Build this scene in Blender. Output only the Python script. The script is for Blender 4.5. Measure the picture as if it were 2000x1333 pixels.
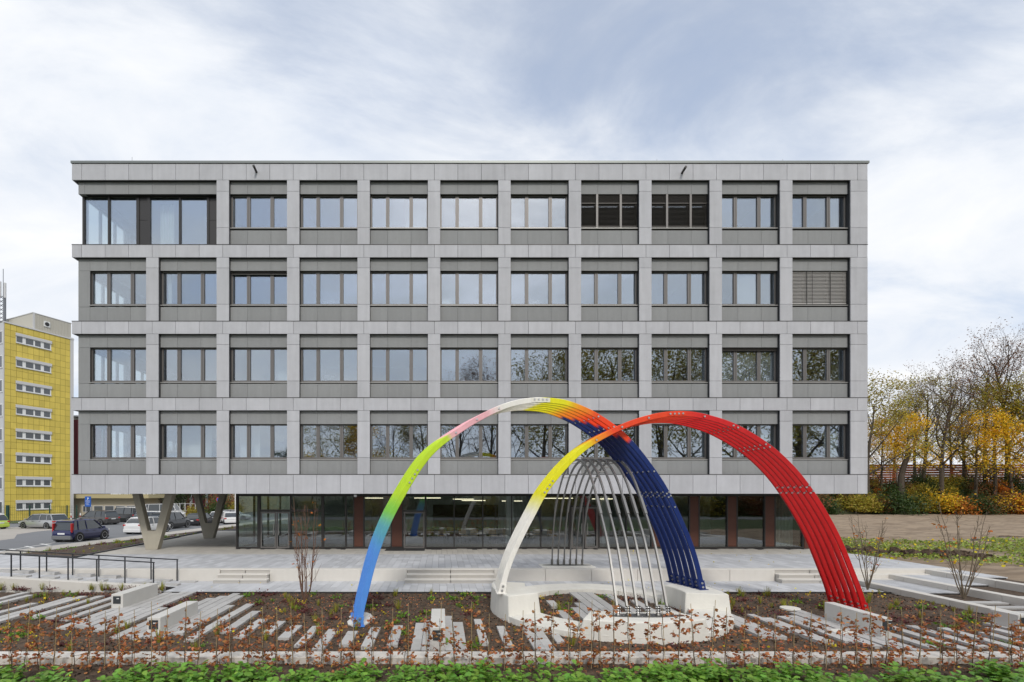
import bpy, math, random
import numpy as np
from mathutils import Vector, Matrix

for _o in list(bpy.data.objects):
    bpy.data.objects.remove(_o, do_unlink=True)
SC = bpy.context.scene
COL = SC.collection
R = math.radians

# ------------------------------------------------------------------ camera
# metres; plaza level is z = 0, the camera looks along +Y at the facade (front plane y = 23.3)
CAMZ, FPX, CX, CY = 2.98, 960.0, 862.0, 962.0
cam = bpy.data.cameras.new('camera')
cam.sensor_fit = 'HORIZONTAL'
cam.sensor_width = 36.0
cam.lens = FPX / 2000.0 * 36.0
cam.shift_x = (1000.0 - CX) / 2000.0
cam.shift_y = (CY - 666.5) / 2000.0
cam.clip_start = 0.1
cam.clip_end = 3000.0
camo = bpy.data.objects.new('camera', cam)
camo.location = (0, 0, CAMZ)
camo.rotation_euler = (R(90), 0, 0)
COL.objects.link(camo)
SC.camera = camo

# ------------------------------------------------------------------ sky and sun
SUN_AZ = math.atan2(0.16, -1.0)      # behind the camera, a little to the right
SUN_EL = R(39.5)
world = bpy.data.worlds.new('World')
SC.world = world
world.use_nodes = True
nt = world.node_tree
nt.nodes.clear()
def N(tree, typ, **kw):
    n = tree.nodes.new(typ)
    for k, v in kw.items():
        setattr(n, k, v)
    return n
def math_node(tree, op, a, b=None, c=None, clamp=False):
    n = tree.nodes.new('ShaderNodeMath'); n.operation = op; n.use_clamp = clamp
    for i, v in enumerate((a, b, c)):
        if v is None: continue
        if isinstance(v, (int, float)): n.inputs[i].default_value = v
        else: tree.links.new(v, n.inputs[i])
    return n.outputs[0]
L = nt.links.new
sky = N(nt, 'ShaderNodeTexSky', sky_type='NISHITA', sun_disc=False)
sky.sun_elevation = SUN_EL
sky.sun_rotation = SUN_AZ % (2 * math.pi)
sky.air_density = 1.0; sky.dust_density = 1.5; sky.ozone_density = 1.0
bg_sky = N(nt, 'ShaderNodeBackground'); bg_sky.inputs['Strength'].default_value = 0.15
L(sky.outputs[0], bg_sky.inputs['Color'])
tc = N(nt, 'ShaderNodeTexCoord')
sep = N(nt, 'ShaderNodeSeparateXYZ'); L(tc.outputs['Generated'], sep.inputs[0])
den = math_node(nt, 'ADD', math_node(nt, 'MAXIMUM', sep.outputs[2], 0.0), 0.30)
u = math_node(nt, 'DIVIDE', sep.outputs[0], den)
v = math_node(nt, 'DIVIDE', sep.outputs[1], den)
comb = N(nt, 'ShaderNodeCombineXYZ'); L(u, comb.inputs[0]); L(v, comb.inputs[1])
mp = N(nt, 'ShaderNodeMapping'); L(comb.outputs[0], mp.inputs['Vector'])
CLOUD_LOC, CLOUD_ROT, CLOUD_SCL = (12.75, -3.28, 0.0), R(-35), (0.8, 1.4, 1.0)
mp.inputs['Location'].default_value = CLOUD_LOC
mp.inputs['Rotation'].default_value = (0, 0, CLOUD_ROT)
mp.inputs['Scale'].default_value = CLOUD_SCL
n1 = N(nt, 'ShaderNodeTexNoise'); L(mp.outputs[0], n1.inputs['Vector'])
n1.inputs['Scale'].default_value = 0.9; n1.inputs['Detail'].default_value = 8; n1.inputs['Roughness'].default_value = 0.52
n1.inputs['Distortion'].default_value = 0.35
n2 = N(nt, 'ShaderNodeTexNoise'); L(mp.outputs[0], n2.inputs['Vector'])
n2.inputs['Scale'].default_value = 2.3; n2.inputs['Detail'].default_value = 9; n2.inputs['Roughness'].default_value = 0.6
n2.inputs['Distortion'].default_value = 0.6
cov = math_node(nt, 'MULTIPLY_ADD', n2.outputs[0], 0.45, math_node(nt, 'SUBTRACT', n1.outputs[0], 0.06))
hz = math_node(nt, 'SUBTRACT', 1.0, math_node(nt, 'MULTIPLY', math_node(nt, 'MAXIMUM', sep.outputs[2], 0.0), 2.6), clamp=True)
cov = math_node(nt, 'MULTIPLY_ADD', hz, 0.16, cov)
mr = N(nt, 'ShaderNodeMapRange', interpolation_type='SMOOTHSTEP'); L(cov, mr.inputs['Value'])
mr.inputs['From Min'].default_value = 0.46; mr.inputs['From Max'].default_value = 0.72
mr.inputs['To Min'].default_value = 0.5; mr.inputs['To Max'].default_value = 1.0
cr = N(nt, 'ShaderNodeValToRGB'); L(math_node(nt, 'MULTIPLY_ADD', n2.outputs[0], 0.55, math_node(nt, 'MULTIPLY', n1.outputs[0], 0.45)), cr.inputs[0])
cr.color_ramp.elements[0].position = 0.34; cr.color_ramp.elements[0].color = (0.58, 0.65, 0.78, 1)
cr.color_ramp.elements[1].position = 0.62; cr.color_ramp.elements[1].color = (0.87, 0.875, 0.885, 1)
e = cr.color_ramp.elements.new(0.47); e.color = (0.72, 0.76, 0.825, 1)
bg_cl = N(nt, 'ShaderNodeBackground'); bg_cl.inputs['Strength'].default_value = 1.0
L(cr.outputs[0], bg_cl.inputs['Color'])
mixs = N(nt, 'ShaderNodeMixShader')
L(mr.outputs[0], mixs.inputs[0]); L(bg_sky.outputs[0], mixs.inputs[1]); L(bg_cl.outputs[0], mixs.inputs[2])
wo = N(nt, 'ShaderNodeOutputWorld'); L(mixs.outputs[0], wo.inputs[0])

sun = bpy.data.lights.new('sun', 'SUN')
sun.energy = 1.5; sun.angle = R(10); sun.color = (1.0, 0.955, 0.89)
suno = bpy.data.objects.new('sun', sun); COL.objects.link(suno)
_d = Vector((math.sin(SUN_AZ) * math.cos(SUN_EL), math.cos(SUN_AZ) * math.cos(SUN_EL), math.sin(SUN_EL)))
suno.location = _d * 200
suno.rotation_euler = (-_d).to_track_quat('-Z', 'Y').to_euler()

SC.view_settings.view_transform = 'Standard'
SC.view_settings.look = 'None'
SC.view_settings.exposure = 0.24
SC.view_settings.gamma = 1.0
SC.view_settings.use_curve_mapping = False
SC.cycles.use_denoising = True
SC.cycles.max_bounces = 8
SC.cycles.diffuse_bounces = 3
SC.cycles.glossy_bounces = 4
SC.cycles.transparent_max_bounces = 12
SC.cycles.caustics_reflective = False
SC.cycles.caustics_refractive = False

# ------------------------------------------------------------------ helpers
def G(px, py, z=0.0):
    """the point at height z seen at photo position px, py"""
    Y = FPX * (CAMZ - z) / (py - CY)
    return Vector(((px - CX) * Y / FPX, Y, z))
def W(px, py, Y):
    return Vector(((px - CX) * Y / FPX, Y, CAMZ - (py - CY) * Y / FPX))

class MB:
    def __init__(s):
        s.v = []; s.f = []; s.c = None
    def add(s, vs, fs):
        b = len(s.v); s.v.extend([tuple(p) for p in vs]); s.f.extend([tuple(i + b for i in f) for f in fs]); return s
    def box(s, x0, x1, y0, y1, z0, z1):
        vs = [(x0,y0,z0),(x1,y0,z0),(x1,y1,z0),(x0,y1,z0),(x0,y0,z1),(x1,y0,z1),(x1,y1,z1),(x0,y1,z1)]
        return s.add(vs, [(0,3,2,1),(4,5,6,7),(0,1,5,4),(1,2,6,5),(2,3,7,6),(3,0,4,7)])
    def obox(s, c, ux, uy, uz):
        """box from centre and three half-vectors"""
        c, ux, uy, uz = map(Vector, (c, ux, uy, uz))
        vs = [c + sx*ux + sy*uy + sz*uz for sz in (-1,1) for sx, sy in ((-1,-1),(1,-1),(1,1),(-1,1))]
        return s.add(vs, [(0,3,2,1),(4,5,6,7),(0,1,5,4),(1,2,6,5),(2,3,7,6),(3,0,4,7)])
    def prism(s, poly, z0, z1):
        n = len(poly)
        vs = [(p[0], p[1], z0) for p in poly] + [(p[0], p[1], z1) for p in poly]
        fs = [tuple(range(n-1, -1, -1)), tuple(range(n, 2*n))]
        fs += [(i, (i+1) % n, n + (i+1) % n, n + i) for i in range(n)]
        return s.add(vs, fs)
    def prism_y(s, poly, y0, y1):
        n = len(poly)
        vs = [(p[0], y0, p[1]) for p in poly] + [(p[0], y1, p[1]) for p in poly]
        fs = [tuple(range(n)), tuple(range(2*n-1, n-1, -1))]
        fs += [(i, n + i, n + (i+1) % n, (i+1) % n) for i in range(n)]
        return s.add(vs, fs)
    def tube(s, pts, rad, n=6, cap=True):
        pts = [Vector(p) for p in pts]
        if isinstance(rad, (int, float)): rad = [rad] * len(pts)
        vs = []; fs = []; up = None
        for i, p in enumerate(pts):
            t = (pts[min(i+1, len(pts)-1)] - pts[max(i-1, 0)])
            t = t.normalized() if t.length > 1e-9 else Vector((0,0,1))
            if up is None:
                up = Vector((1,0,0)) if abs(t.x) < 0.8 else Vector((0,1,0))
            a = (up - t * up.dot(t)).normalized(); up = a; b = t.cross(a)
            for k in range(n):
                an = 2*math.pi*k/n
                vs.append(p + (a*math.cos(an) + b*math.sin(an)) * rad[i])
        for i in range(len(pts)-1):
            for k in range(n):
                fs.append((i*n+k, i*n+(k+1) % n, (i+1)*n+(k+1) % n, (i+1)*n+k))
        if cap:
            fs.append(tuple(range(n-1, -1, -1))); m = (len(pts)-1)*n
            fs.append(tuple(range(m, m+n)))
        return s.add(vs, fs)
    def loft(s, secs, cap=True):
        """list of equal-length closed sections"""
        n = len(secs[0]); vs = [p for q in secs for p in q]; fs = []
        for i in range(len(secs)-1):
            for k in range(n):
                fs.append((i*n+k, i*n+(k+1) % n, (i+1)*n+(k+1) % n, (i+1)*n+k))
        if cap:
            fs.append(tuple(range(n-1, -1, -1))); m = (len(secs)-1)*n
            fs.append(tuple(range(m, m+n)))
        return s.add(vs, fs)
    def cyl(s, c, axis, r, h, n=10, r2=None):
        c = Vector(c); axis = Vector(axis).normalized()
        return s.tube([c - axis*h/2, c + axis*h/2], [r, r if r2 is None else r2], n)
    def mesh(s, name, mat, smooth=False):
        me = bpy.data.meshes.new(name)
        me.from_pydata(s.v, [], s.f)
        if mat is not None: me.materials.append(mat)
        if smooth:
            me.polygons.foreach_set('use_smooth', [True] * len(me.polygons))
        me.update()
        return me
    def build(s, name, mat, parent=None, smooth=False, bevel=0.0, seg=1, world_coords=True):
        o = link(name, s.mesh(name, mat, smooth), parent)
        if parent is not None and world_coords:
            o.matrix_parent_inverse = wm(parent).inverted()
        if bevel:
            b = o.modifiers.new('bevel', 'BEVEL'); b.width = bevel; b.segments = seg; b.limit_method = 'ANGLE'; b.angle_limit = R(40)
        return o
def wm(o):
    m = o.matrix_basis.copy()
    if o.parent is not None:
        m = wm(o.parent) @ o.matrix_parent_inverse @ m
    return m
def link(name, data, parent=None):
    o = bpy.data.objects.new(name, data)
    COL.objects.link(o)
    if parent is not None: o.parent = parent
    return o
def empty(name, loc=(0,0,0), rz=0.0):
    o = bpy.data.objects.new(name, None); COL.objects.link(o)
    o.location = loc; o.rotation_euler = (0, 0, rz); o.empty_display_size = 0.2
    return o
def tag(o, label, cat, group=None):
    o['label'] = label; o['category'] = cat
    if group: o['group'] = group
    return o
def struct(o):
    o['kind'] = 'structure'; return o
def stuff(o, label=None, cat=None):
    o['kind'] = 'stuff'
    if label: o['label'] = label
    if cat: o['category'] = cat
    return o
def copy_tree(o, parent=None):
    c = o.copy(); COL.objects.link(c)
    if parent is not None: c.parent = parent
    for ch in list(o.children):
        copy_tree(ch, c)
    return c
_shared = {}
def piece(name, mat, w, d, h, parent, x, y, z):
    """a small box piece (corner x,y,z) that shares its mesh with others of the same size"""
    key = (name, mat.name, round(w, 3), round(d, 3), round(h, 3))
    me = _shared.get(key)
    if me is None:
        me = MB().box(0, w, 0, d, 0, h).mesh(name, mat); _shared[key] = me
    o = link(name, me, parent)
    o.location = (x, y, z)
    if parent is not None:
        o.matrix_parent_inverse = wm(parent).inverted()
    return o
def np_mesh(name, verts, nper, mat, faces_per=None, smooth=False):
    """verts: (n, nper, 3) array of separate polygons with nper corners"""
    n = verts.shape[0]
    me = bpy.data.meshes.new(name)
    me.vertices.add(n * nper); me.vertices.foreach_set('co', verts.astype(np.float32).ravel())
    me.loops.add(n * nper); me.loops.foreach_set('vertex_index', np.arange(n * nper, dtype=np.int32))
    me.polygons.add(n)
    me.polygons.foreach_set('loop_start', np.arange(0, n * nper, nper, dtype=np.int32))
    me.polygons.foreach_set('loop_total', np.full(n, nper, dtype=np.int32))
    me.materials.append(mat)
    me.update(calc_edges=True)
    return me
def smooth_path(pts, n):
    """Catmull-Rom resample, evenly by arc length"""
    P = np.array([tuple(p) for p in pts], float)
    P = np.vstack([2*P[0]-P[1], P, 2*P[-1]-P[-2]])
    out = []
    for i in range(1, len(P)-2):
        p0, p1, p2, p3 = P[i-1], P[i], P[i+1], P[i+2]
        for t in np.linspace(0, 1, 12, endpoint=False):
            out.append(0.5*((2*p1) + (-p0+p2)*t + (2*p0-5*p1+4*p2-p3)*t*t + (-p0+3*p1-3*p2+p3)*t**3))
    out.append(P[-2]); out = np.array(out)
    s = np.concatenate([[0], np.cumsum(np.linalg.norm(np.diff(out, axis=0), axis=1))])
    t = np.linspace(0, s[-1], n)
    q = np.stack([np.interp(t, s, out[:, k]) for k in range(out.shape[1])], 1)
    for _ in range(2):
        q[1:-1] = 0.25*q[:-2] + 0.5*q[1:-1] + 0.25*q[2:]
    return q

# ------------------------------------------------------------------ materials
def srgb(r, g, b):
    f = lambda c: (c/255/12.92) if c/255 <= 0.04045 else ((c/255+0.055)/1.055)**2.4
    return (f(r), f(g), f(b))
def M(name, col, rough=0.7, metal=0.0, rnd=0.0, island=0.0, noise=0.0, nscale=3.0, bump=0.0, bscale=40.0,
      col2=None, stretch=(1,1,1), spec=0.5, coat=0.0, trans=0.0, hue=0.0, stain=0.0):
    m = bpy.data.materials.new(name); m.use_nodes = True
    t = m.node_tree; L = t.links.new
    b = t.nodes['Principled BSDF']
    b.inputs['Roughness'].default_value = rough; b.inputs['Metallic'].default_value = metal
    b.inputs['Specular IOR Level'].default_value = spec
    if coat: b.inputs['Coat Weight'].default_value = coat; b.inputs['Coat Roughness'].default_value = 0.05
    rgb = N(t, 'ShaderNodeRGB'); rgb.outputs[0].default_value = (*col, 1); c = rgb.outputs[0]
    pos = None
    def posn():
        nonlocal pos
        if pos is None:
            g = N(t, 'ShaderNodeNewGeometry'); mpn = N(t, 'ShaderNodeMapping')
            mpn.inputs['Scale'].default_value = stretch
            L(g.outputs['Position'], mpn.inputs['Vector']); pos = mpn.outputs[0]
        return pos
    if col2 is not None:
        nz = N(t, 'ShaderNodeTexNoise'); nz.inputs['Scale'].default_value = nscale; nz.inputs['Detail'].default_value = 6
        L(posn(), nz.inputs['Vector'])
        rp = N(t, 'ShaderNodeValToRGB'); L(nz.outputs[0], rp.inputs[0])
        rp.color_ramp.elements[0].position = 0.38; rp.color_ramp.elements[0].color = (*col, 1)
        rp.color_ramp.elements[1].position = 0.62; rp.color_ramp.elements[1].color = (*col2, 1)
        c = rp.outputs[0]
    def mul(fac_out):
        nonlocal c
        hs = N(t, 'ShaderNodeHueSaturation'); L(c, hs.inputs['Color']); L(fac_out, hs.inputs['Value']); c = hs.outputs[0]
        return hs
    if noise:
        nz = N(t, 'ShaderNodeTexNoise'); nz.inputs['Scale'].default_value = nscale; nz.inputs['Detail'].default_value = 8
        nz.inputs['Roughness'].default_value = 0.65
        L(posn(), nz.inputs['Vector'])
        mul(math_node(t, 'MULTIPLY_ADD', nz.outputs[0], 2*noise, 1-noise))
    if stain:
        nz = N(t, 'ShaderNodeTexNoise'); nz.inputs['Scale'].default_value = 1.0; nz.inputs['Detail'].default_value = 5
        mpn = N(t, 'ShaderNodeMapping'); mpn.inputs['Scale'].default_value = (5.0, 5.0, 0.5)
        g = N(t, 'ShaderNodeNewGeometry'); L(g.outputs['Position'], mpn.inputs['Vector']); L(mpn.outputs[0], nz.inputs['Vector'])
        mul(math_node(t, 'MULTIPLY_ADD', nz.outputs[0], 2*stain, 1-stain))
    if rnd:
        oi = N(t, 'ShaderNodeObjectInfo'); hs = mul(math_node(t, 'MULTIPLY_ADD', oi.outputs['Random'], 2*rnd, 1-rnd))
    if island:
        g = N(t, 'ShaderNodeNewGeometry'); hs = mul(math_node(t, 'MULTIPLY_ADD', g.outputs['Random Per Island'], 2*island, 1-island))
        if hue:
            w = N(t, 'ShaderNodeTexWhiteNoise', noise_dimensions='1D'); L(g.outputs['Random Per Island'], w.inputs['W'])
            L(math_node(t, 'MULTIPLY_ADD', w.outputs['Value'], 2*hue, 0.5-hue), hs.inputs['Hue'])
    L(c, b.inputs['Base Color'])
    if bump:
        nz = N(t, 'ShaderNodeTexNoise'); nz.inputs['Scale'].default_value = bscale; nz.inputs['Detail'].default_value = 5
        L(posn(), nz.inputs['Vector'])
        bp = N(t, 'ShaderNodeBump'); bp.inputs['Strength'].default_value = bump; bp.inputs['Distance'].default_value = 0.02
        L(nz.outputs[0], bp.inputs['Height']); L(bp.outputs[0], b.inputs['Normal'])
    if trans:
        tr = N(t, 'ShaderNodeBsdfTranslucent'); L(c, tr.inputs['Color'])
        mx = N(t, 'ShaderNodeMixShader'); mx.inputs[0].default_value = trans
        L(b.outputs[0], mx.inputs[1]); L(tr.outputs[0], mx.inputs[2]); L(mx.outputs[0], t.nodes['Material Output'].inputs[0])
    return m
def glass_mat(name, tint, refl, rcol=(0.95,0.97,1.0), rough=0.0):
    m = bpy.data.materials.new(name); m.use_nodes = True; t = m.node_tree; t.nodes.clear(); L = t.links.new
    tr = N(t, 'ShaderNodeBsdfTransparent'); tr.inputs[0].default_value = (*tint, 1)
    gl = N(t, 'ShaderNodeBsdfGlossy'); gl.inputs['Color'].default_value = (*rcol, 1); gl.inputs['Roughness'].default_value = rough
    lw = N(t, 'ShaderNodeLayerWeight'); lw.inputs[0].default_value = 0.5
    fr = math_node(t, 'MULTIPLY_ADD', math_node(t, 'POWER', lw.outputs['Facing'], 5.0), 0.9, 0.04)
    oi = N(t, 'ShaderNodeObjectInfo')
    f = math_node(t, 'ADD', fr, math_node(t, 'MULTIPLY_ADD', oi.outputs['Random'], 0.06, refl - 0.03), clamp=True)
    mx = N(t, 'ShaderNodeMixShader'); L(f, mx.inputs[0]); L(tr.outputs[0], mx.inputs[1]); L(gl.outputs[0], mx.inputs[2])
    # faint waviness of real panes
    g = N(t, 'ShaderNodeNewGeometry'); nz = N(t, 'ShaderNodeTexNoise'); nz.inputs['Scale'].default_value = 0.8; nz.inputs['Detail'].default_value = 1
    L(g.outputs['Position'], nz.inputs['Vector'])
    bp = N(t, 'ShaderNodeBump'); bp.inputs['Strength'].default_value = 0.02; bp.inputs['Distance'].default_value = 0.1
    L(nz.outputs[0], bp.inputs['Height']); L(bp.outputs[0], gl.inputs['Normal'])
    o = N(t, 'ShaderNodeOutputMaterial'); L(mx.outputs[0], o.inputs[0])
    return m
def attr_mat(name, rough=0.35, spec=0.5):
    m = bpy.data.materials.new(name); m.use_nodes = True; t = m.node_tree; L = t.links.new
    b = t.nodes['Principled BSDF']; b.inputs['Roughness'].default_value = rough; b.inputs['Specular IOR Level'].default_value = spec
    a = N(t, 'ShaderNodeAttribute', attribute_name='paint')
    g = N(t, 'ShaderNodeNewGeometry'); nz = N(t, 'ShaderNodeTexNoise'); nz.inputs['Scale'].default_value = 5; nz.inputs['Detail'].default_value = 7
    L(g.outputs['Position'], nz.inputs['Vector'])
    hs = N(t, 'ShaderNodeHueSaturation'); L(a.outputs['Color'], hs.inputs['Color'])
    mpn = N(t, 'ShaderNodeMapping'); mpn.inputs['Scale'].default_value = (9, 9, .7); L(g.outputs['Position'], mpn.inputs['Vector'])
    nz2 = N(t, 'ShaderNodeTexNoise'); nz2.inputs['Scale'].default_value = 1.4; nz2.inputs['Detail'].default_value = 6; L(mpn.outputs[0], nz2.inputs['Vector'])
    L(math_node(t, 'MULTIPLY_ADD', nz2.outputs[0], 0.22, math_node(t, 'MULTIPLY_ADD', nz.outputs[0], 0.22, 0.78)), hs.inputs['Value'])
    L(math_node(t, 'MULTIPLY_ADD', nz2.outputs[0], 0.3, rough - .12), b.inputs['Roughness'])
    L(hs.outputs[0], b.inputs['Base Color'])
    return m
def fluted_mat(name, col):
    m = M(name, col, rough=0.75, rnd=0.05, noise=0.06, nscale=6.0, stain=0.10)
    t = m.node_tree; L = t.links.new; b = t.nodes['Principled BSDF']
    g = N(t, 'ShaderNodeNewGeometry'); w = N(t, 'ShaderNodeTexWave', wave_type='BANDS', bands_direction='X', wave_profile='SIN')
    w.inputs['Scale'].default_value = 5.2; w.inputs['Distortion'].default_value = 0.0
    L(g.outputs['Position'], w.inputs['Vector'])
    bp = N(t, 'ShaderNodeBump'); bp.inputs['Strength'].default_value = 0.35; bp.inputs['Distance'].default_value = 0.015
    L(w.outputs[1], bp.inputs['Height']); L(bp.outputs[0], b.inputs['Normal'])
    return m
def emit_mat(name, col, s):
    m = bpy.data.materials.new(name); m.use_nodes = True; b = m.node_tree.nodes['Principled BSDF']
    b.inputs['Emission Color'].default_value = (*col, 1); b.inputs['Emission Strength'].default_value = s
    b.inputs['Base Color'].default_value = (*col, 1)
    return m

m_conc = M('fibre_concrete_panel', (0.465,0.468,0.49), 0.8, rnd=0.07, noise=0.12, nscale=2.0, bump=0.12, bscale=60, stain=0.13)
m_flute = fluted_mat('fluted_panel', (0.27,0.275,0.275))
m_reveal = M('charcoal_reveal', (0.035,0.036,0.04), 0.6)
m_joint = M('dark_joint', (0.03,0.03,0.032), 0.9)
m_frame = M('taupe_metal', (0.165,0.155,0.148), 0.45, metal=0.3)
m_darkframe = M('dark_bronze_metal', (0.05,0.047,0.045), 0.4, metal=0.4)
m_sill = M('sill_metal', (0.42,0.41,0.39), 0.4, metal=0.4)
m_cap = M('zinc_cap', (0.20,0.215,0.205), 0.45, metal=0.5, noise=0.05)
m_glass = glass_mat('window_glass', (0.92,0.96,0.965), 0.24, (0.84,0.91,1.0))
m_glass_gf = glass_mat('shop_glass', (0.90,0.94,0.93), 0.085, (0.95,0.97,1.0))
m_white_wall = M('white_plaster', (0.72,0.73,0.72), 0.9)
m_grey_wall = M('grey_plaster', (0.30,0.31,0.33), 0.9)
m_ceil = M('ceiling', (0.62,0.63,0.64), 0.9)
m_floor_in = M('office_floor', (0.16,0.16,0.17), 0.7)
m_soffit = M('soffit_board', (0.06,0.06,0.06), 0.8)
m_vcol = M('exposed_concrete', (0.40,0.37,0.30), 0.85, noise=0.14, nscale=2.2, bump=0.3, bscale=25, stain=0.08)
m_bronze = M('rust_brown_panel', (0.10,0.037,0.023), 0.5, metal=0.2, noise=0.08)
m_blind = M('blind_slat', (0.52,0.50,0.475), 0.45, metal=0.3)
m_blind_dark = M('dark_blind_slat', (0.10,0.092,0.085), 0.5, metal=0.3)
m_curtain = M('white_curtain', (0.85,0.88,0.87), 0.9, trans=0.4)

# ================================================================== office building
YF = 23.3                                   # front of the concrete grid
S = FPX / YF
fx = lambda px, Y=YF: (px - CX) * Y / FPX
fz = lambda py, Y=YF: CAMZ + (CY - py) * Y / FPX
XL, XR = fx(140.5), fx(1694.6)
ROWP = 149.7
office = empty('office_building', (fx(917), 30.0, 0.0))
tag(office, 'grey five storey office block with a concrete grid facade on V columns', 'building')
BACK = 38.5
OFF = office.location
JT = 0.016
bands = [(320.0, 352.0), (478.5, 503.0), (628.0, 652.5), (777.5, 802.0), (927.5, 965.0)]
joints = [140.5] + [159.4 + 45.93 * k for k in range(34)] + [1694.6]
for (a, b) in bands:
    z1, z0 = fz(a), fz(b)
    for i in range(len(joints) - 1):
        x0, x1 = fx(joints[i]), fx(joints[i+1])
        if i == 0: x0 -= JT/2
        piece('facade_panel', m_conc, x1-x0-JT, 0.05, z1-z0-0.012, office, x0+JT/2, YF, z0+0.006)
    # return of the band along both ends
    for s, X in ((-1, XL), (1, XR)):
        n = 11
        for k in range(n):
            ya = YF + 0.07 + k * (BACK - YF - 0.1) / n; yb = YF + 0.07 + (k+1) * (BACK - YF - 0.1) / n
            if s < 0: piece('side_panel', m_conc, 0.05, yb-ya-JT, z1-z0-0.012, office, X, ya, z0+0.006)
            else: piece('side_panel', m_conc, 0.05, yb-ya-JT, z1-z0-0.012, office, X-0.05, ya, z0+0.006)
    MB().box(XL+0.055, XR-0.055, YF+0.055, YF+0.50, z0+0.002, z1-0.002).build('band_core', m_joint, office)
# projecting metal ledges on the bands (thin dark lines under each recess)
for (a, b) in bands[1:]:
    MB().box(XL-0.012, XR+0.01, YF-0.012, YF+0.2, fz(a)-0.002, fz(a)+0.022).build('ledge', m_darkframe, office)
# piers
for r in range(4):
    off = ROWP * r
    ytop = bands[r][1]; ybot = bands[r+1][0]
    cuts = [ytop, 374.0 + off, 445.0 + off, ybot]
    piers = [(423.0 + 137.6*i, 447.0 + 137.6*i) for i in range(9)] + [(1661.5, 1694.6)]
    if r > 0: piers = [(285.4, 309.4)] + piers
    for k, (pa, pb) in enumerate(piers):
        x0, x1 = fx(pa), fx(pb)
        for j in range(3):
            z1, z0 = fz(cuts[j]), fz(cuts[j+1])
            piece('pier_panel', m_conc, x1-x0, 0.05, z1-z0-0.014, office, x0, YF+0.001, z0+0.007)
        MB().box(x0+0.004, x1-0.004 if pb < 1690 else x1-0.06, YF+0.052, YF+0.50, fz(cuts[3])+0.024, fz(cuts[0])-0.001).build('pier_core', m_reveal, office)

def window(x0, x1, z0, z1, y, parent, mull, fw=0.09, glass=m_glass, frame_mat=m_frame, sill=True, axis='x', depth=0.09):
    """frame with mullions; panes and sill are its parts. mull: list of (centre, width) along the opening"""
    def bx(mb, a, b, c, d, e, f):
        if axis == 'x': mb.box(a, b, c, d, e, f)
        else: mb.box(c, d, a, b, e, f)
    mb = MB()
    bx(mb, x0, x1, y, y+depth, z1-fw*0.8, z1); bx(mb, x0, x1, y, y+depth, z0, z0+fw)
    edges = [x0, x1]
    bx(mb, x0, x0+fw, y+0.001, y+depth-0.001, z0+fw, z1-fw*0.8); bx(mb, x1-fw, x1, y+0.001, y+depth-0.001, z0+fw, z1-fw*0.8)
    segs = []; a = x0+fw
    for (c, w) in mull:
        bx(mb, c-w/2, c-0.006, y-0.002, y+depth-0.001, z0+fw, z1-fw*0.8)
        bx(mb, c+0.006, c+w/2, y-0.002, y+depth-0.001, z0+fw, z1-fw*0.8)
        bx(mb, c-0.006, c+0.006, y+0.012, y+depth-0.002, z0+fw, z1-fw*0.8)
        segs.append((a, c-w/2)); a = c+w/2
    segs.append((a, x1-fw))
    o = mb.build('window', frame_mat, parent)
    for (p, q) in segs:
        g = MB(); w, h = q-p, z1-z0-fw*1.8
        if axis == 'x': g.box(-w/2, w/2, 0, 0.02, -h/2, h/2)
        else: g.box(0, 0.02, -w/2, w/2, -h/2, h/2)
        pn = g.build('pane', glass, o, world_coords=False)
        c = ((p+q)/2, y+depth*0.55, (z0+fw+z1-fw*0.8)/2)
        pn.location = c if axis == 'x' else (c[1], c[0], c[2])
        pn.rotation_euler = (rw.uniform(-.004,.004), 0, rw.uniform(-.006,.006))
    if sill:
        s = MB()
        if axis == 'x': s.box(x0+0.01, x1-0.01, y-0.16, y+0.02, z0-0.035, z0-0.004)
        s.build('window_sill', m_sill, o)
    return o
rw = random.Random(4)
YP, YW = YF + 0.17, YF + 0.30               # panel plane and window plane
def blind(parent, x0, x1, ztop, zbot, y, pitch, mat, tilt, name='blind'):
    mb = MB(); z = ztop
    while z > zbot:
        dy, dz = 0.038*math.cos(tilt), 0.038*math.sin(tilt)
        mb.obox(((x0+x1)/2, y, z), ((x1-x0)/2, 0, 0), (0, dy, dz), (0, -0.0008*math.sin(tilt), 0.0015))
        z -= pitch
    mb.box(x0, x1, y-0.02, y+0.02, zbot-0.03, zbot)
    return mb.build(name, mat, parent)
def curtain(parent, x0, x1, z0, z1, y, mat=m_curtain, wave=0.1, amp=0.04):
    n = int((x1-x0)/wave*6)+2; vs = []; fs = []
    for i in range(n):
        x = x0 + (x1-x0)*i/(n-1); yy = y + amp*math.sin(2*math.pi*(x-x0)/wave)
        vs += [(x, yy, z0), (x, yy, z1)]
    for i in range(n-1): fs.append((2*i, 2*i+2, 2*i+3, 2*i+1))
    return MB().add(vs, fs).build('curtain', mat, parent, smooth=True)

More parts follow.
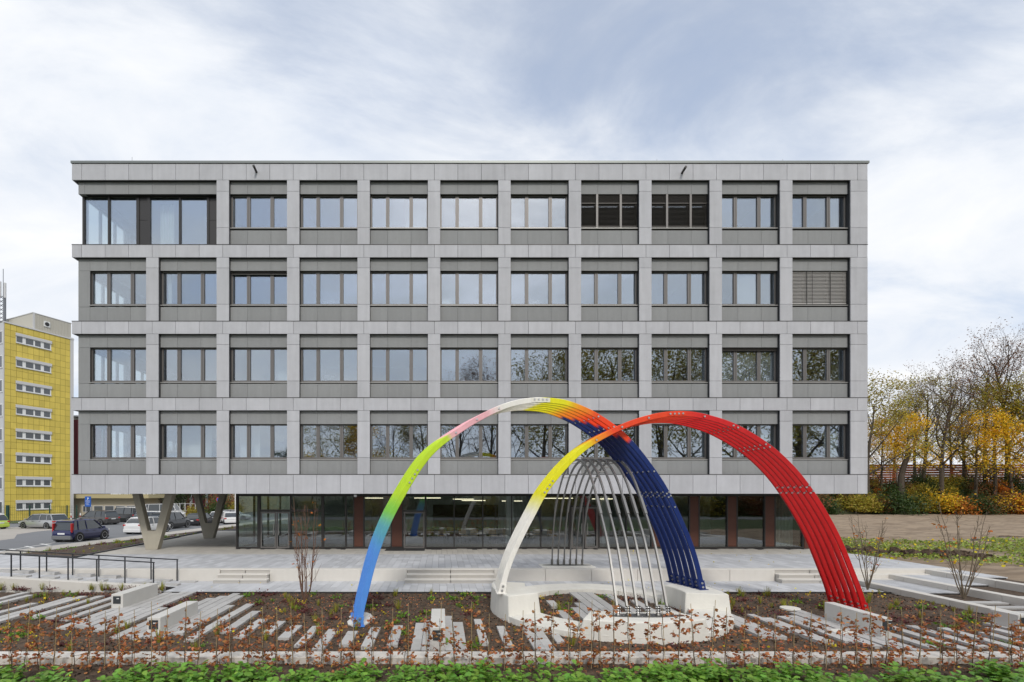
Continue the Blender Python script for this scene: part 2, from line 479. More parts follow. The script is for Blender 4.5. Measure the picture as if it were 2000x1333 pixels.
for r in range(4):
    off = ROWP * r
    zt, zb = fz(bands[r][1]), fz(bands[r+1][0])
    zl = fz(379.5 + off, YP)               # bottom of lintel panel
    zs = fz(450.5 + off, YP)               # top of spandrel panel
    zw0 = fz(448.5 + off, YW); zw1 = zl + 0.03
    for c in range(11):
        if r == 0 and c < 2: continue
        oa = 309.4 + 137.6*(c-1); ob = oa + 113.6
        if c == 0: oa, ob = 153.0, 285.4
        x0, x1 = fx(oa), fx(ob)
        if c == 0:
            x0 = fx(153.0, YP)
            cuts = [x0, fx(175.8, YP), fx(209.6, YP), fx(255.2, YP), x1]
        else:
            d = 45.93
            j0 = 159.4 + d * math.ceil((oa + 8 - 159.4)/d)
            cuts = [x0] + [fx(j0 + d*k) for k in range(3) if j0 + d*k < ob - 6] + [x1]
        for k in range(len(cuts)-1):
            a, b = cuts[k], cuts[k+1]
            piece('lintel_panel', m_flute, b-a-0.010, 0.035, zt-zl-0.004, office, a+0.005, YP, zl)
            piece('spandrel_panel', m_flute, b-a-0.010, 0.035, zs-zb-0.03, office, a+0.005, YP, zb+0.028)
        MB().box(x0+0.002, x1-0.002, YP+0.037, YP+0.10, zl+0.01, zt-0.003).build('lintel_back', m_joint, office)
        MB().box(x0+0.002, x1-0.002, YP+0.037, YP+0.10, zb+0.02, zs-0.01).build('spandrel_back', m_joint, office)
        wx0 = x0 - 0.03; wx1 = x1 + 0.03
        if c == 0:
            wx0 = fx(177.0, YW); wx1 = x1 + 0.03
            piece('corner_panel', m_flute, fx(175.8, YP)-x0-0.006, 0.035, zl-zs-0.02, office, x0+0.003, YP, zs+0.01)
        mid = (x0+x1)/2 if c else (wx0+wx1)/2
        half = 0.565
        wn = window(wx0, wx1, zw0, zw1, YW, office, [(mid-half, 0.165), (mid+half, 0.165)], fw=0.10)
        key = (r, c)
        if key in ((0, 7), (0, 8)):
            blind(wn, x0+0.02, x1-0.02, zw1-0.02, zw1-0.42, YW-0.06, 0.05, m_blind_dark, R(48), 'blind')
            blind(wn, x0+0.02, x1-0.02, zw1-0.52, zw0+0.12, YW-0.06, 0.06, m_blind_dark, R(40), 'blind')
            MB().box(mid-half-.05, mid-half+.05, YW-.13, YW-.11, zw0+.02, zw1-.02).box(mid+half-.05, mid+half+.05, YW-.13, YW-.11, zw0+.02, zw1-.02).build('blind_guide', m_frame, wn)
        if key == (1, 10): blind(wn, x0+0.02, x1-0.02, zw1-0.03, zw0+0.10, YW-0.06, 0.066, m_blind, R(52)); MB().box(mid-half-.01, mid-half+.02, YW-.115, YW-.11, zw0, zw1).box(mid+half-.01, mid+half+.02, YW-.115, YW-.11, zw0, zw1).box(mid-.3, mid-.285, YW-.115, YW-.11, zw0, zw1).build('blind_cord', m_darkframe, wn)
        if key == (1, 2): blind(wn, x0+0.02, x1-0.02, zw1-0.05, zw1-0.16, YW-0.06, 0.03, m_blind_dark, R(20))
        if key == (2, 9): blind(wn, x0+0.02, x1-0.02, zw1-0.03, zw1-0.16, YW-0.06, 0.025, m_blind_dark, R(30))
        if key in ((1, 9), (2, 9)):
            ro = MB().box(mid-half+.08 if r == 1 else wx0+.1, mid+half-.08 if r == 1 else wx1-.1, YW+.12, YW+.125, zw0+.1, zw1-.1).build('roller_screen', m_grey_wall, wn)
        if key in ((3, 1), (3, 2), (2, 2), (1, 5), (0, 4)):
            q_ = {(3,1):(.2,1.9),(3,2):(.0,1.0),(2,2):(1.7,2.6),(1,5):(.1,.9),(0,4):(1.6,2.6)}[key]
            MB().box(x0+q_[0], x0+q_[1], YW+1.0, YW+1.05, zb+.05, zt-.2).build('white_board', m_white_wall, wn)
        if key in ((0, 9), (1, 6), (2, 3), (3, 4), (1, 3)):
            MB().box(x0+.9, x0+1.5, YW+.55, YW+.59, zw0+.12, zw0+.50).box(x0+1.15, x0+1.25, YW+.57, YW+.62, zw0-.15, zw0+.15).build('monitor', m_darkframe, wn)
        if key in ((3, 10), (3, 9), (1, 1)):
            curtain(wn, (x1-0.75 if r == 3 else x0+.1), (x1-0.1 if r == 3 else x0+.3), zw0+.05, zw1, YW+0.35, wave=.12)
# corner loggia on the top floor
zt, zb = fz(352.0), fz(478.5)
zl = fz(379.5, YP)
cuts = [fx(153.0, YP)] + [fx(159.4 + 45.93*k + (6 if k == 0 else 0), YP) for k in range(6)] + [fx(423.0)]
for k in range(len(cuts)-1):
    piece('lintel_panel', m_flute, cuts[k+1]-cuts[k]-0.010, 0.035, zt-zl-0.004, office, cuts[k]+0.005, YP, zl)
MB().box(cuts[0]+0.01, cuts[-1], YP+0.037, YP+0.55, zl+0.01, zt-0.003).build('lintel_back', m_joint, office)
YG = YF + 0.42
gl = lambda px: fx(px, YG)
zb2 = zb + 0.024; ztop = zl + 0.02
lf = MB()
for (a, b) in ((162.5, 166.5), (212, 215.5), (267.5, 273), (288.5, 294.5), (350.5, 354), (405, 409)):
    lf.box(gl(a), gl(b), YG-0.06, YG+0.06, zb2, ztop)
lf.box(gl(166.5), gl(422), YG-0.05, YG+0.05, ztop-0.05, ztop-0.001); lf.box(gl(166.5), gl(422), YG-0.05, YG+0.05, zb2+.001, zb2+0.05)
lgo = lf.build('loggia_glazing', m_darkframe, office)
for (a, b) in ((166.5, 212), (215.5, 267.5), (294.5, 350.5), (354, 405)):
    pn = MB().box(gl(a), gl(b), YG, YG+0.02, zb2+0.05, ztop-0.05).build('pane', m_glass, lgo)
for (a, b) in ((273, 288.5), (409, 423.5)):
    MB().box(gl(a), gl(b), YG-0.02, YG+0.03, zb2, zb2+1.35).build('dark_panel', m_darkframe, lgo)
    MB().box(gl(a), gl(b), YG-0.02, YG+0.03, zb2+1.365, ztop).build('dark_panel', m_darkframe, lgo)
curtain(lgo, gl(303), gl(330), zb2, ztop-.1, YG+0.45, wave=.13)
curtain(lgo, gl(400), gl(412), zb2, ztop-.1, YG+0.45, wave=.13)
# side facade (left): the panes let daylight into the corner rooms
XS = fx(153.0, YP)
side = [(24.15, 26.8), (27.4, 30.1), (30.7, 33.4), (34.0, 36.7)]
for r in range(4):
    off = ROWP*r
    zt, zb = fz(bands[r][1]), fz(bands[r+1][0]); zl = fz(379.5+off, YP); zs = fz(450.5+off, YP)
    if r == 0: zs = zb + 0.03
    ys = [YP+0.037] + [q for s_ in side for q in s_] + [BACK]
    MB().box(XS, XS+0.30, YP+0.04, BACK, zl, zt-0.004).build('side_lintel', m_flute, office)
    if r: MB().box(XS, XS+0.30, YP+0.04, BACK, zb+0.022, zs).build('side_spandrel', m_flute, office)
    for k in range(0, len(ys), 2):
        if ys[k+1]-ys[k] > 0.05 and not (r == 0 and k == 0):
            MB().box(XS, XS+0.30, ys[k], ys[k+1], zs, zl).build('side_pier', m_flute, office)
    for (a, b) in side:
        if r == 0 and a < 25: a = YG+0.06
        window(a, b, zs, zl+0.02, XS+0.13, office, [((a+b)/2-.55, .13), ((a+b)/2+.55, .13)], sill=False, axis='y', fw=.07)
MB().box(XR-0.30, XR-0.06, YF+0.51, BACK, fz(965)+0.03, fz(322)).build('end_wall', m_conc, office)
MB().box(XL+0.06, XR-0.06, BACK-0.1, BACK+0.1, fz(965)+.03, fz(322)).build('rear_wall', m_conc, office)
# floors, ceilings, inner walls
for k, (a, b) in enumerate(bands):
    MB().box(XS+0.31, XR-0.31, YF+0.505, BACK-0.11, fz(b)+0.06 if k else fz(b)+.002, fz(a)-0.05).build('floor_slab', m_ceil if k == 0 else m_ceil, office)
    if k: MB().box(XS+0.31, XR-0.31, YF+0.55, BACK-0.11, fz(a)-0.045, fz(a)-0.02).build('floor_finish', m_floor_in, office)
rp = random.Random(8)
for r in range(4):
    z0, z1 = fz(bands[r+1][0])-0.015, fz(bands[r][1])+0.0
    MB().box(fx(470), XR-0.32, 29.6, 29.72, z0, z1).build('corridor_wall', m_white_wall, office)
    for i in range(0 if r == 3 else 1, 10):
        if rp.random() < (0.55 if i > 1 else 0.9):
            x = fx(435 + 137.6*i); MB().box(x-0.06, x+0.06, YF+0.55, 29.58, z0, z1).build('partition_wall', m_white_wall, office)
# roof edge
MB().box(fx(138.8), fx(1697), YF-0.04, BACK+0.15, fz(320)+0.012, fz(315.2)).build('roof_cap', m_cap, office)
for px, py in ((501, 335), (1332, 337)):
    p = W(px, py, YF)
    MB().tube([(p.x, YF+0.02, p.z-.04), (p.x, YF-0.38, p.z+.02)], 0.055, 10).build('overflow_spout', m_darkframe, office)
for px, hgt in ((258, 0.9), (1283, .8), (1529, .8), (760, .7)):
    p = W(px, 315, YF+1.0); MB().tube([(p.x, YF+1.0, fz(316)), (p.x, YF+1.0, fz(316)+hgt)], 0.008, 5).build('lightning_rod', m_cap, office)
# soffit over the recessed ground floor
ZS = fz(965)
MB().box(XL+0.057, XR-0.057, YF+0.057, BACK, ZS+0.003, ZS+0.05).build('soffit', m_soffit, office)

# V shaped concrete columns
vp = [(257.6,965),(271,965),(288,1037),(303.8,1037),(322,965),(337.5,965),(307,1074),(284,1074)]
YV = 25.54
vprof = [(W(a, b, YV).x, min(max(W(a, b, YV).z, 0.0), ZS+0.001)) for a, b in vp]
for dy in (0.0, 6.25):
    MB().prism_y(vprof, YV+dy, YV+dy+0.36).build('v_column', m_vcol, office, bevel=0.012)

# ---------------------------------------------------------------- ground floor glazing, set back
Y0 = 26.0
ZH = ZS - 0.004
gx = lambda px: fx(px, Y0)
gf = MB()
mul = [(461.5, 464.5), (503, 509), (566.5, 569.5), (628, 633), (674, 677), (690, 692.2), (709.5, 712.5), (763, 765.6), (785.5, 788), (829.5, 833),
       (886, 888), (942, 944), (998.5, 1000.5), (1055, 1057), (1111, 1115), (1139.5, 1142), (1167, 1171), (1222, 1224), (1271, 1273.5), (1290, 1292), (1345, 1347), (1363.5, 1366), (1419, 1421),
       (1437.5, 1440), (1492, 1494), (1511.5, 1514), (1566, 1569)]
for a, b in mul: gf.box(gx(a), gx(b), Y0-0.05, Y0+0.08, 0.10, ZH-0.13)
gf.box(gx(461.5), gx(1588), Y0-0.06, Y0+0.09, 0.0, 0.10)
gf.box(gx(461.5), gx(1588), Y0-0.06, Y0+0.09, ZH-0.13, ZH)
gf.box(gx(509), gx(628), Y0-0.07, Y0+0.06, 1.95, 2.07)
gf.box(gx(788), gx(829.5), Y0-0.055, Y0+0.07, 1.95, 2.02)
gf.box(gx(1115), gx(1167), Y0-0.055, Y0+0.07, 2.2, 2.27)
gfo = gf.build('ground_floor_glazing', m_darkframe, office)
cells = [(464.5,503),(509,566.5),(569.5,628),(633,674),(677,690),(712.5,763),(788,829.5),(833,886),(888,942),(944,998.5),(1000.5,1055),(1057,1111),
         (1115,1139.5),(1142,1167),(1171,1222),(1224,1271),(1292,1345),(1366,1419),(1440,1492),(1514,1566)]
for a, b in cells:
    w = gx(b)-gx(a); h = ZH-0.23
    o = MB().box(-w/2, w/2, 0, 0.02, -h/2, h/2).build('pane', m_glass_gf, gfo, world_coords=False)
    o.matrix_parent_inverse = wm(gfo).inverted()
    o.location = ((gx(a)+gx(b))/2, Y0+0.02, 0.10+h/2); o.rotation_euler = (0, 0, rw.uniform(-.004,.004))
for a, b in ((692.2,709.5),(765.6,785.5),(1273.5,1290),(1347,1363.5),(1421,1437.5),(1494,1511.5)):
    MB().box(gx(a), gx(b), Y0-0.04, Y0+0.05, 0.11, ZH-0.14).build('brown_panel', m_bronze, gfo, bevel=0.006)
MB().box(gx(1569), gx(1588), Y0-0.08, Y0+0.10, 0.02, ZH-0.01).build('brown_panel', m_bronze, gfo, bevel=0.006)
# door leaves with slim frames
def leaf(a, b, zt, handle_side):
    mb = MB(); x0, x1 = gx(a), gx(b)
    mb.box(x0, x0+0.07, Y0-0.075, Y0-0.052, 0.03, zt); mb.box(x1-0.07, x1, Y0-0.075, Y0-0.052, 0.03, zt)
    mb.box(x0+0.07, x1-0.07, Y0-0.074, Y0-0.053, zt-0.07, zt); mb.box(x0+0.07, x1-0.07, Y0-0.074, Y0-0.053, 0.03, 0.12)
    d = mb.build('door', m_frame, gfo)
    hx = x0+0.12 if handle_side < 0 else x1-0.12
    MB().tube([(hx, Y0-0.12, 0.75), (hx, Y0-0.12, 1.35)], 0.018, 8).build('door_handle', m_sill, d)
leaf(510, 540, 1.94, 1); leaf(541, 566, 1.94, -1); leaf(789, 829, 1.94, -1); leaf(1115.5, 1139.5, 2.19, 1); leaf(1142, 1166.5, 2.19, -1)
# left glazed return and right end wall of the ground floor
XG = gx(462)
for k in range(5):
    a = Y0+0.1 + k*2.3
    MB().box(XG, XG+0.02, a+0.06, a+2.24, 0.10, ZH-0.13).build('pane', m_glass_gf, gfo)
    MB().box(XG-0.05, XG+0.07, a, a+0.058, 0.0, ZH-0.13).build('mullion', m_darkframe, gfo)
MB().box(XG-0.05, XG+0.07, Y0+0.1, Y0+11.6, 0.001, 0.098).build('plinth', m_darkframe, gfo)
MB().box(XG-0.05, XG+0.07, Y0+0.1, Y0+11.6, ZH-0.129, ZH-.001).build('header', m_darkframe, gfo)
MB().box(gx(1569), gx(1588)-0.01, Y0+0.11, BACK, 0.0, ZH).build('end_wall', m_bronze, office)
MB().box(XG+0.1, gx(1569), 35.0, 35.2, 0.0, ZH).build('inner_wall', m_white_wall, office)
MB().box(XG+0.1, gx(1569), Y0+0.1, 35.0, 0.002, 0.02).build('inner_floor', m_floor_in, office)
m_wood = M('dark_wood', (0.10,0.045,0.025), 0.5, noise=0.15, nscale=8, stretch=(1,1,.15))
MB().box(gx(840), gx(1010), 34.8, 34.98, 0.3, 2.1).build('wood_panelling', m_wood, office)
MB().box(gx(560), gx(700), 31.0, 31.15, 0.02, ZH).build('partition_wall', m_grey_wall, office)
MB().box(gx(1180), gx(1330), 31.5, 31.65, 0.02, ZH).build('partition_wall', m_grey_wall, office)
for px in (745, 1010, 1215): 
    p = gx(px); MB().box(p-.22, p+.22, 28.6, 29.0, 0.02, ZH).build('inner_column', m_white_wall, office)
curtain(gfo, gx(1515), gx(1560), 0.1, ZH-.15, Y0+0.5, mat=M('grey_curtain', (.22,.23,.21), .9), wave=.18, amp=.05)
m_lampbar = emit_mat('lit_lamp_bar', (1.0, 0.88, 0.62), 1.8)
lrnd = random.Random(2)
for px, y, w in ((735, 29, 1.4), (835, 29.5, 1.6), (925, 31, 1.5), (1000, 29, 1.2), (1090, 30, 1.8), (1180, 28.6, 1.4), (905, 28.4, 1.2)):
    x = fx(px, y); z = 2.55 + lrnd.uniform(-.1, .1)
    t = empty('pendant_lamp', (x, y, z)); tag(t, 'slim glowing bar lamp hanging inside behind the ground floor glass', 'lamp', 'bar lamps inside the ground floor')
    MB().box(-w/2, w/2, -.03, .03, -.02, .02).build('lamp_bar', m_lampbar, t, world_coords=False)
    MB().tube([(-w/2+.1, 0, .02), (-w/2+.1, 0, ZS-z)], .006, 4).tube([(w/2-.1, 0, .02), (w/2-.1, 0, ZS-z)], .006, 4).build('cord', m_darkframe, t, world_coords=False)
# chairs and tables seen through the glass
m_tan = M('tan_shell', (0.55,0.36,0.17), 0.5)
def chair():
    t = empty('chair'); tag(t, 'tan shell chair at the tables behind the ground floor glass', 'chair', 'tan chairs inside the ground floor')
    MB().box(-.22, .22, -.21, .21, .43, .47).build('seat', m_tan, t, world_coords=False, bevel=.02, seg=2)
    secs = []
    for k in range(7):
        a = -1 + 2*k/6; x = .23*a; y = -.22 + .07*a*a
        secs.append([(x, y, .52), (x, y-.02, .52), (x, y-.05, .80 - .05*a*a), (x, y-.03, .80 - .05*a*a)])
    MB().loft(secs).build('backrest', m_tan, t, world_coords=False, smooth=False)
    for sx in (-1, 1):
        for sy in (-1, 1):
            MB().tube([(sx*.16, sy*.16, .43), (sx*.22, sy*.22, 0)], .014, 6).build('leg', m_darkframe, t, world_coords=False)
    return t
ch0 = chair()
cps = [(838,29),(862,28.6),(905,28.7),(925,29.4),(963,28.5),(990,29.2),(1024,28.6),(1048,29.3),(1078,28.7),(950,30.5),(880,30.4),(1012,30.6)]
for i, (px, y) in enumerate(cps):
    c = ch0 if i == 0 else copy_tree(ch0)
    c.location = (fx(px, y), y, 0.02); c.rotation_euler = (0, 0, (0.3, 2.9, -2.8, .1, 3.3, -.4)[i % 6])
for px, y in ((850,29.8),(915,30.0),(977,29.9),(1036,29.9)):
    t = empty('table', (fx(px, y), y, 0.02)); tag(t, 'pale table among the tan chairs behind the ground floor glass', 'table', 'tables inside the ground floor')
    MB().box(-.7, .7, -.4, .4, .71, .74).build('table_top', m_white_wall, t, world_coords=False, bevel=.01)
    for sx in (-1, 1):
        for sy in (-1, 1): MB().box(sx*.62-.02, sx*.62+.02, sy*.34-.02, sy*.34+.02, 0, .71).build('leg', m_darkframe, t, world_coords=False)
# yellow sofa in the corner room on the top floor
zsf = fz(478.5) - 0.02
so = empty('sofa', (fx(240, 25.2), 25.2, zsf)); tag(so, 'low pale yellow sofa in the glazed top floor corner', 'sofa')
m_sofa = M('yellow_cloth', (0.62,0.58,0.18), 0.9)
MB().box(-1.0, 1.0, -.4, .4, .08, .30).build('seat', m_sofa, so, world_coords=False, bevel=.05, seg=3)
MB().box(-1.0, 1.0, -.4, -.22, .27, .55).build('backrest', m_sofa, so, world_coords=False, bevel=.05, seg=3)
# door mats and a small wall camera
m_mat = M('rubber_mat', (0.03,0.03,0.03), 0.95, bump=.3)
for (a, b), lb in (((752, 793), 'black door mat lying left of the glazed door'), ((794, 828), 'black door mat lying straight before the glazed door')):
    p0, p1 = G(a, 1076.5, 0), G(b, 1071.8, 0)
    o = MB().box(-.5, .5, -.45, .45, 0.006, .022).build('door_mat', m_mat); o.location = ((G(a,1074).x+G(b,1074).x)/2, 25.45, 0); tag(o, lb, 'door mat')
sc = empty('security_camera', W(694, 968, YF+.3)); tag(sc, 'small white dome camera under the facade edge above the brown panel', 'camera')
MB().cyl((0,0,-.02), (0,0,1), .07, .1, 12).build('housing', m_white_wall, sc, world_coords=False)
MB().cyl((0,0,-.10), (0,0,1), .035, .07, 12, r2=.06).build('lens_dome', m_darkframe, sc, world_coords=False)

# ================================================================== ground
m_ground = M('waste_ground', (0.10,0.085,0.05), 0.95, col2=(0.055,0.075,0.03), nscale=0.15)
m_soil = M('dark_soil', (0.055,0.036,0.023), 0.95, col2=(0.115,0.076,0.049), nscale=9, bump=1.0, bscale=30, noise=.25)
m_field = M('churned_field', (0.33,0.25,0.17), 0.95, col2=(0.18,0.13,0.085), nscale=1.1, noise=.35, bump=.9, bscale=8, stretch=(.5,1.6,1))
m_asph = M('asphalt', (0.18,0.185,0.195), 0.9, noise=.12, nscale=.6, bump=.2, bscale=80)
m_concpad = M('old_concrete', (0.40,0.37,0.33), 0.9, noise=.15, nscale=.7)
m_walk = M('beige_walk', (0.47,0.44,0.395), 0.9, noise=.08, nscale=2)
m_curb = M('pale_precast', (0.64,0.61,0.56), 0.8, noise=.07, nscale=3, bump=.12, bscale=50, rnd=.03, stain=.04)
m_paver = M('grey_paver', (0.52,0.525,0.54), 0.8, rnd=.12, noise=.08, nscale=8, bump=.15, bscale=60)
m_paver_i = M('grey_paver_field', (0.50,0.505,0.52), 0.8, island=.13, noise=.08, nscale=8, bump=.15, bscale=60)
m_paver_w = M('warm_paver_field', (0.56,0.53,0.475), 0.8, island=.06, noise=.10, nscale=2, bump=.15, bscale=60)
m_strip = M('strip_paver', (0.47,0.46,0.445), 0.8, rnd=.09, noise=.16, nscale=5, bump=.2, bscale=60)
m_mark = M('road_paint', (0.72,0.72,0.70), 0.8, noise=.12, nscale=4)
m_ring = M('cast_concrete', (0.72,0.70,0.64), 0.85, noise=.13, nscale=1.6, bump=.25, bscale=18, stain=.08)

o = MB().add([(-900,-700,-1.7),(900,-700,-1.7),(900,1200,-1.7),(-900,1200,-1.7)], [(0,1,2,3)]).build('ground', m_ground); struct(o)
def sheet(name, pts, mat):
    o = MB().add([tuple(p) for p in pts], [tuple(range(len(pts)))]).build(name, mat); return struct(o)
# meadow and street behind the camera (mirrored in the windows)
m_meadow = M('meadow', (0.05,0.085,0.02), 0.95, col2=(0.08,0.10,0.035), nscale=.5, bump=.6, bscale=6)
sheet('meadow', [(-150,-140,-.53),(150,-140,-.53),(150,8.3,-.53),(-150,8.3,-.53)], m_meadow)
sheet('street', [(-150,-17,-.52),(150,-17,-.52),(150,-10.5,-.52),(-150,-10.5,-.52)], m_asph)
# garden soil: an uneven grid
def noise2(x, y, seed):
    r = np.random.RandomState(seed); v = np.zeros_like(x)
    for k in range(14):
        f = 1.2 * 1.45**(k % 9); a = r.uniform(0, 2*np.pi); ph = r.uniform(0, 6.28)
        v += np.sin((x*np.cos(a) + y*np.sin(a))*f + ph) / (1 + 0.35*(k % 9))
    return v / 3.2
def grid(name, x0, x1, y0, y1, step, zf, mat):
    nx, ny = int((x1-x0)/step)+1, int((y1-y0)/step)+1
    X, Y = np.meshgrid(np.linspace(x0, x1, nx), np.linspace(y0, y1, ny)); Z = zf(X, Y)
    co = np.stack([X, Y, Z], -1).reshape(-1, 3)
    i = np.arange((ny-1)*(nx-1)); r_, c_ = i // (nx-1), i % (nx-1); a = r_*nx + c_
    f = np.stack([a, a+1, a+nx+1, a+nx], 1)
    me = bpy.data.meshes.new(name); me.vertices.add(len(co)); me.vertices.foreach_set('co', co.astype(np.float32).ravel())
    me.loops.add(f.size); me.loops.foreach_set('vertex_index', f.astype(np.int32).ravel())
    me.polygons.add(len(f)); me.polygons.foreach_set('loop_start', np.arange(0, f.size, 4, dtype=np.int32)); me.polygons.foreach_set('loop_total', np.full(len(f), 4, dtype=np.int32))
    me.polygons.foreach_set('use_smooth', np.ones(len(f), dtype=bool))
    me.materials.append(mat); me.update(calc_edges=True)
    return link(name, me)
rs = np.random.RandomState(3)
def soil_z(X, Y):
    return -0.492 + 0.016*noise2(X*1.0, Y*1.0, 1) + 0.016*rs.uniform(-1, 1, X.shape)
struct(grid('garden_bed', -17.6, 30, 7.5, 17.05, 0.06, soil_z, m_soil))
def field_z(X, Y):
    return -0.30 + 0.09*noise2(X*.5, Y*1.3, 5) + .04*rs.uniform(-1, 1, X.shape)
struct(grid('field', 20.12, 130, 9, 74, 0.45, field_z, m_field))

# ---------------------------------------------------------------- plaza, terrace, steps
MOD = 0.265
pz = empty('plaza', (0, 22, 0)); struct(pz)
YE = 19.0                                   # front edge of the plaza
MB().prism([(-23.8,YE+.12),(20.02,YE+.12),(20.02,46),(-13.2,46),(-16.2,41),(-18.2,37.6),(-17.3,29.5),(-16.7,22.4),(-21,23.74),(-23.8,23.9)], -0.6, -0.022).build('paving_bed', m_joint, pz)
def pavers(x0, x1, y0, y1, z, lens, seed, inside=None):
    """paver rectangles in columns of MOD width running away from the camera, staggered"""
    r = random.Random(seed); out = []
    n = int(round((x1-x0)/MOD))
    for i in range(n):
        xa = x0 + i*MOD; y = y0; first = True
        while y < y1 - 0.04:
            l = r.choice(lens) * (r.choice((.5, .75, 1)) if first else 1); first = False
            yb = min(y+l, y1)
            if inside is None or inside(xa+MOD/2, (y+yb)/2): out.append((xa, xa+MOD, y, yb))
            y = yb
    return out
def paver_field(name, rects, z, mat, parent, th=0.04, gap=0.004):
    R_ = np.array(rects); zz = z + np.random.RandomState(1).uniform(-.0012, .0012, len(R_))
    x0, x1, y0, y1 = R_[:,0]+gap, R_[:,1]-gap, R_[:,2]+gap, R_[:,3]-gap
    mb = MB()
    for a, b, c, d, e in zip(x0, x1, y0, y1, zz):
        mb.add([(a,c,e-th),(b,c,e-th),(b,d,e-th),(a,d,e-th),(a,c,e),(b,c,e),(b,d,e),(a,d,e)], [(4,5,6,7),(0,1,5,4),(1,2,6,5),(2,3,7,6),(3,0,4,7)])
    o = mb.build(name, mat, parent); o['kind'] = 'stuff'; return o
left_ok = lambda x, y: (x > -16.75) or (y < 22.4 - (x+16.7)*.31 and x > -23.6)
rect = pavers(-23.7, 20.0, YE+0.36, YF+.35, 0, (.53,.53,.8), 2, lambda x, y: left_ok(x, y))
paver_field('paver_field', rect, 0.0, m_paver_i, pz)
rect = pavers(-18, 20.0, YF+.35, 38.0, 0, (.53,.8), 4, lambda x, y: not (y > Y0-.1 and x > XG) and (x > -16.85 - max(0, y-24.5)*.06))
paver_field('covered_paver_field', rect, 0.0, m_paver_w, pz)
# lower terrace: individual pavers
te = empty('terrace', (2, 17.8, -.45)); struct(te)
ZT = -0.45
MB().box(-9.6, 15.5, 16.92, YE+.02, -0.6, ZT-0.024).build('paving_bed', m_joint, te)
rect = pavers(-9.6, 15.44, 16.95, YE+.01, ZT, (.53,.8), 6)
rect.sort(key=lambda q: q[2])
cut = rect[:300]; rest = rect[300:]
for a, b, c, d in cut:
    piece('paver', m_paver, b-a-.008, d-c-.008, .04, te, a+.004, c+.004, ZT-.04+random.uniform(-.001,.001))
paver_field('paver_field', rest, ZT, m_paver_i, te)
MB().box(-9.6, 15.44, 16.86, 16.93, -0.55, ZT+.006).build('edge_strip', m_darkframe, te)

# plaza edge wall of long pale blocks, interrupted by steps
wallp = empty('plaza_edge_wall', (0, YE, 0)); tag(wallp, 'low pale concrete edge wall along the front of the plaza', 'wall')
WX = lambda px: (px - CX) * YE / FPX
gaps = [(430, 527), (795, 965), (1513, 1700)]
segs = [(-180, 345), (345, 430), (527, 616), (616, 705), (705, 795), (965, 1065), (1065, 1155), (1155, 1245), (1245, 1335), (1335, 1425), (1425, 1513)]
for a, b in segs:
    MB().box(WX(a)+.006, WX(b)-.006, YE-.02, YE+.36, -0.6, 0.004).build('wall_block', m_curb, wallp, bevel=.008)
m_riser_shaded = M('shaded_riser', (0.47,0.45,0.42), .85, noise=.08)  # riser tone darkened against the treads; their shade is painted into the colour
def steps(name, px0, px1, label, right_open=False):
    t = empty(name, (WX((px0+px1)/2), YE, -.45)); tag(t, label, 'steps', 'steps up to the plaza')
    x0, x1 = WX(px0), WX(px1)
    mid = (x0+x1)/2
    for k in range(3):
        zt = -0.30 + .15*k - (0 if k < 2 else -.004)
        ya = YE - .52 + .26*k; e = .06 if k == 0 else 0.0
        for (p, q) in ((x0-e, mid-.004), (mid+.004, x1 + (0 if right_open else e))):
            tr_ = MB().box(p, q, ya, ya+.30 if k < 2 else YE+.36, zt-.045, zt).build('tread', m_curb, t, bevel=.006)
            MB().box(p+.01, q-.01, ya+.03, ya+.28 if k < 2 else YE+.34, -0.6+.01*k, zt-.047).build('riser', m_riser_shaded, tr_)
    return t
steps('steps', 430, 527, 'short flight of pale steps left of the slender shrub')
steps('steps', 795, 965, 'wide flight of pale steps left of the white arch foot')
steps('steps', 1513, 1652, 'flight of pale steps behind the red arch legs', True)
# right-hand terraces: three pale kerbs running away from the camera
for k, (X, z, yn, lb) in enumerate(((15.5, -.30, 10.2, 'lowest long pale kerb running back beside the red arch bed'), (17.1, -.15, 10.2, 'middle long pale kerb of the right hand terraces'), (18.7, 0.004, 10.2, 'topmost long pale kerb next to the field'))):
    t = empty('terrace_kerb', (X, 15, z)); tag(t, lb, 'kerb', 'stepped kerbs at the right')
    y = yn; ye = 18.56 + .22*k
    while y < ye - .2:
        l = min(1.6, ye - y); MB().box(X, X+.3, y+.004, y+l-.004, -.62, z).build('kerb_block', m_curb, t, bevel=.008); y += l
for k, (xa, xb, z) in enumerate(((15.8, 17.1, -.33), (17.4, 18.7, -.18), (19.0, 20.0, -0.03))):
    u_ = empty('side_terrace', ((xa+xb)/2, 16, z)); struct(u_)
    MB().box(xa, xb, 16.2+.6*k, 18.99+.01*k, -.7, z-.024).build('paving_bed', m_joint, u_)
    paver_field('paver_field', pavers(xa, xb-.04, 16.2+.6*k, 18.56+.22*k, z, (.53,.8), 20+k), z, m_paver_i, u_)
    MB().box(xa, xb, 10.2, 16.18+.6*k, -.7, z-.06).build('soil_bed', m_soil, u_)
    for j in range(7):
        yy = 11.0 + .62*j; piece('paving_strip', m_strip, 1.15, .26, .05, u_, xa+.05, yy, z-.055)
for (a, b, z) in ((15.8, 17.1, -.30), (15.8, 18.7, -.15), (15.8, 20.0, .004)):
    k = int(round((z+.30)/.15)); t = MB().box(14.6 if k == 0 else 15.6, b-.01, YE-.44+.22*k-.003, YE-.15+.22*k if k < 2 else YE+.36, -.6+.003*k, z-.003).build('step_run', m_curb, pz, bevel=.006)

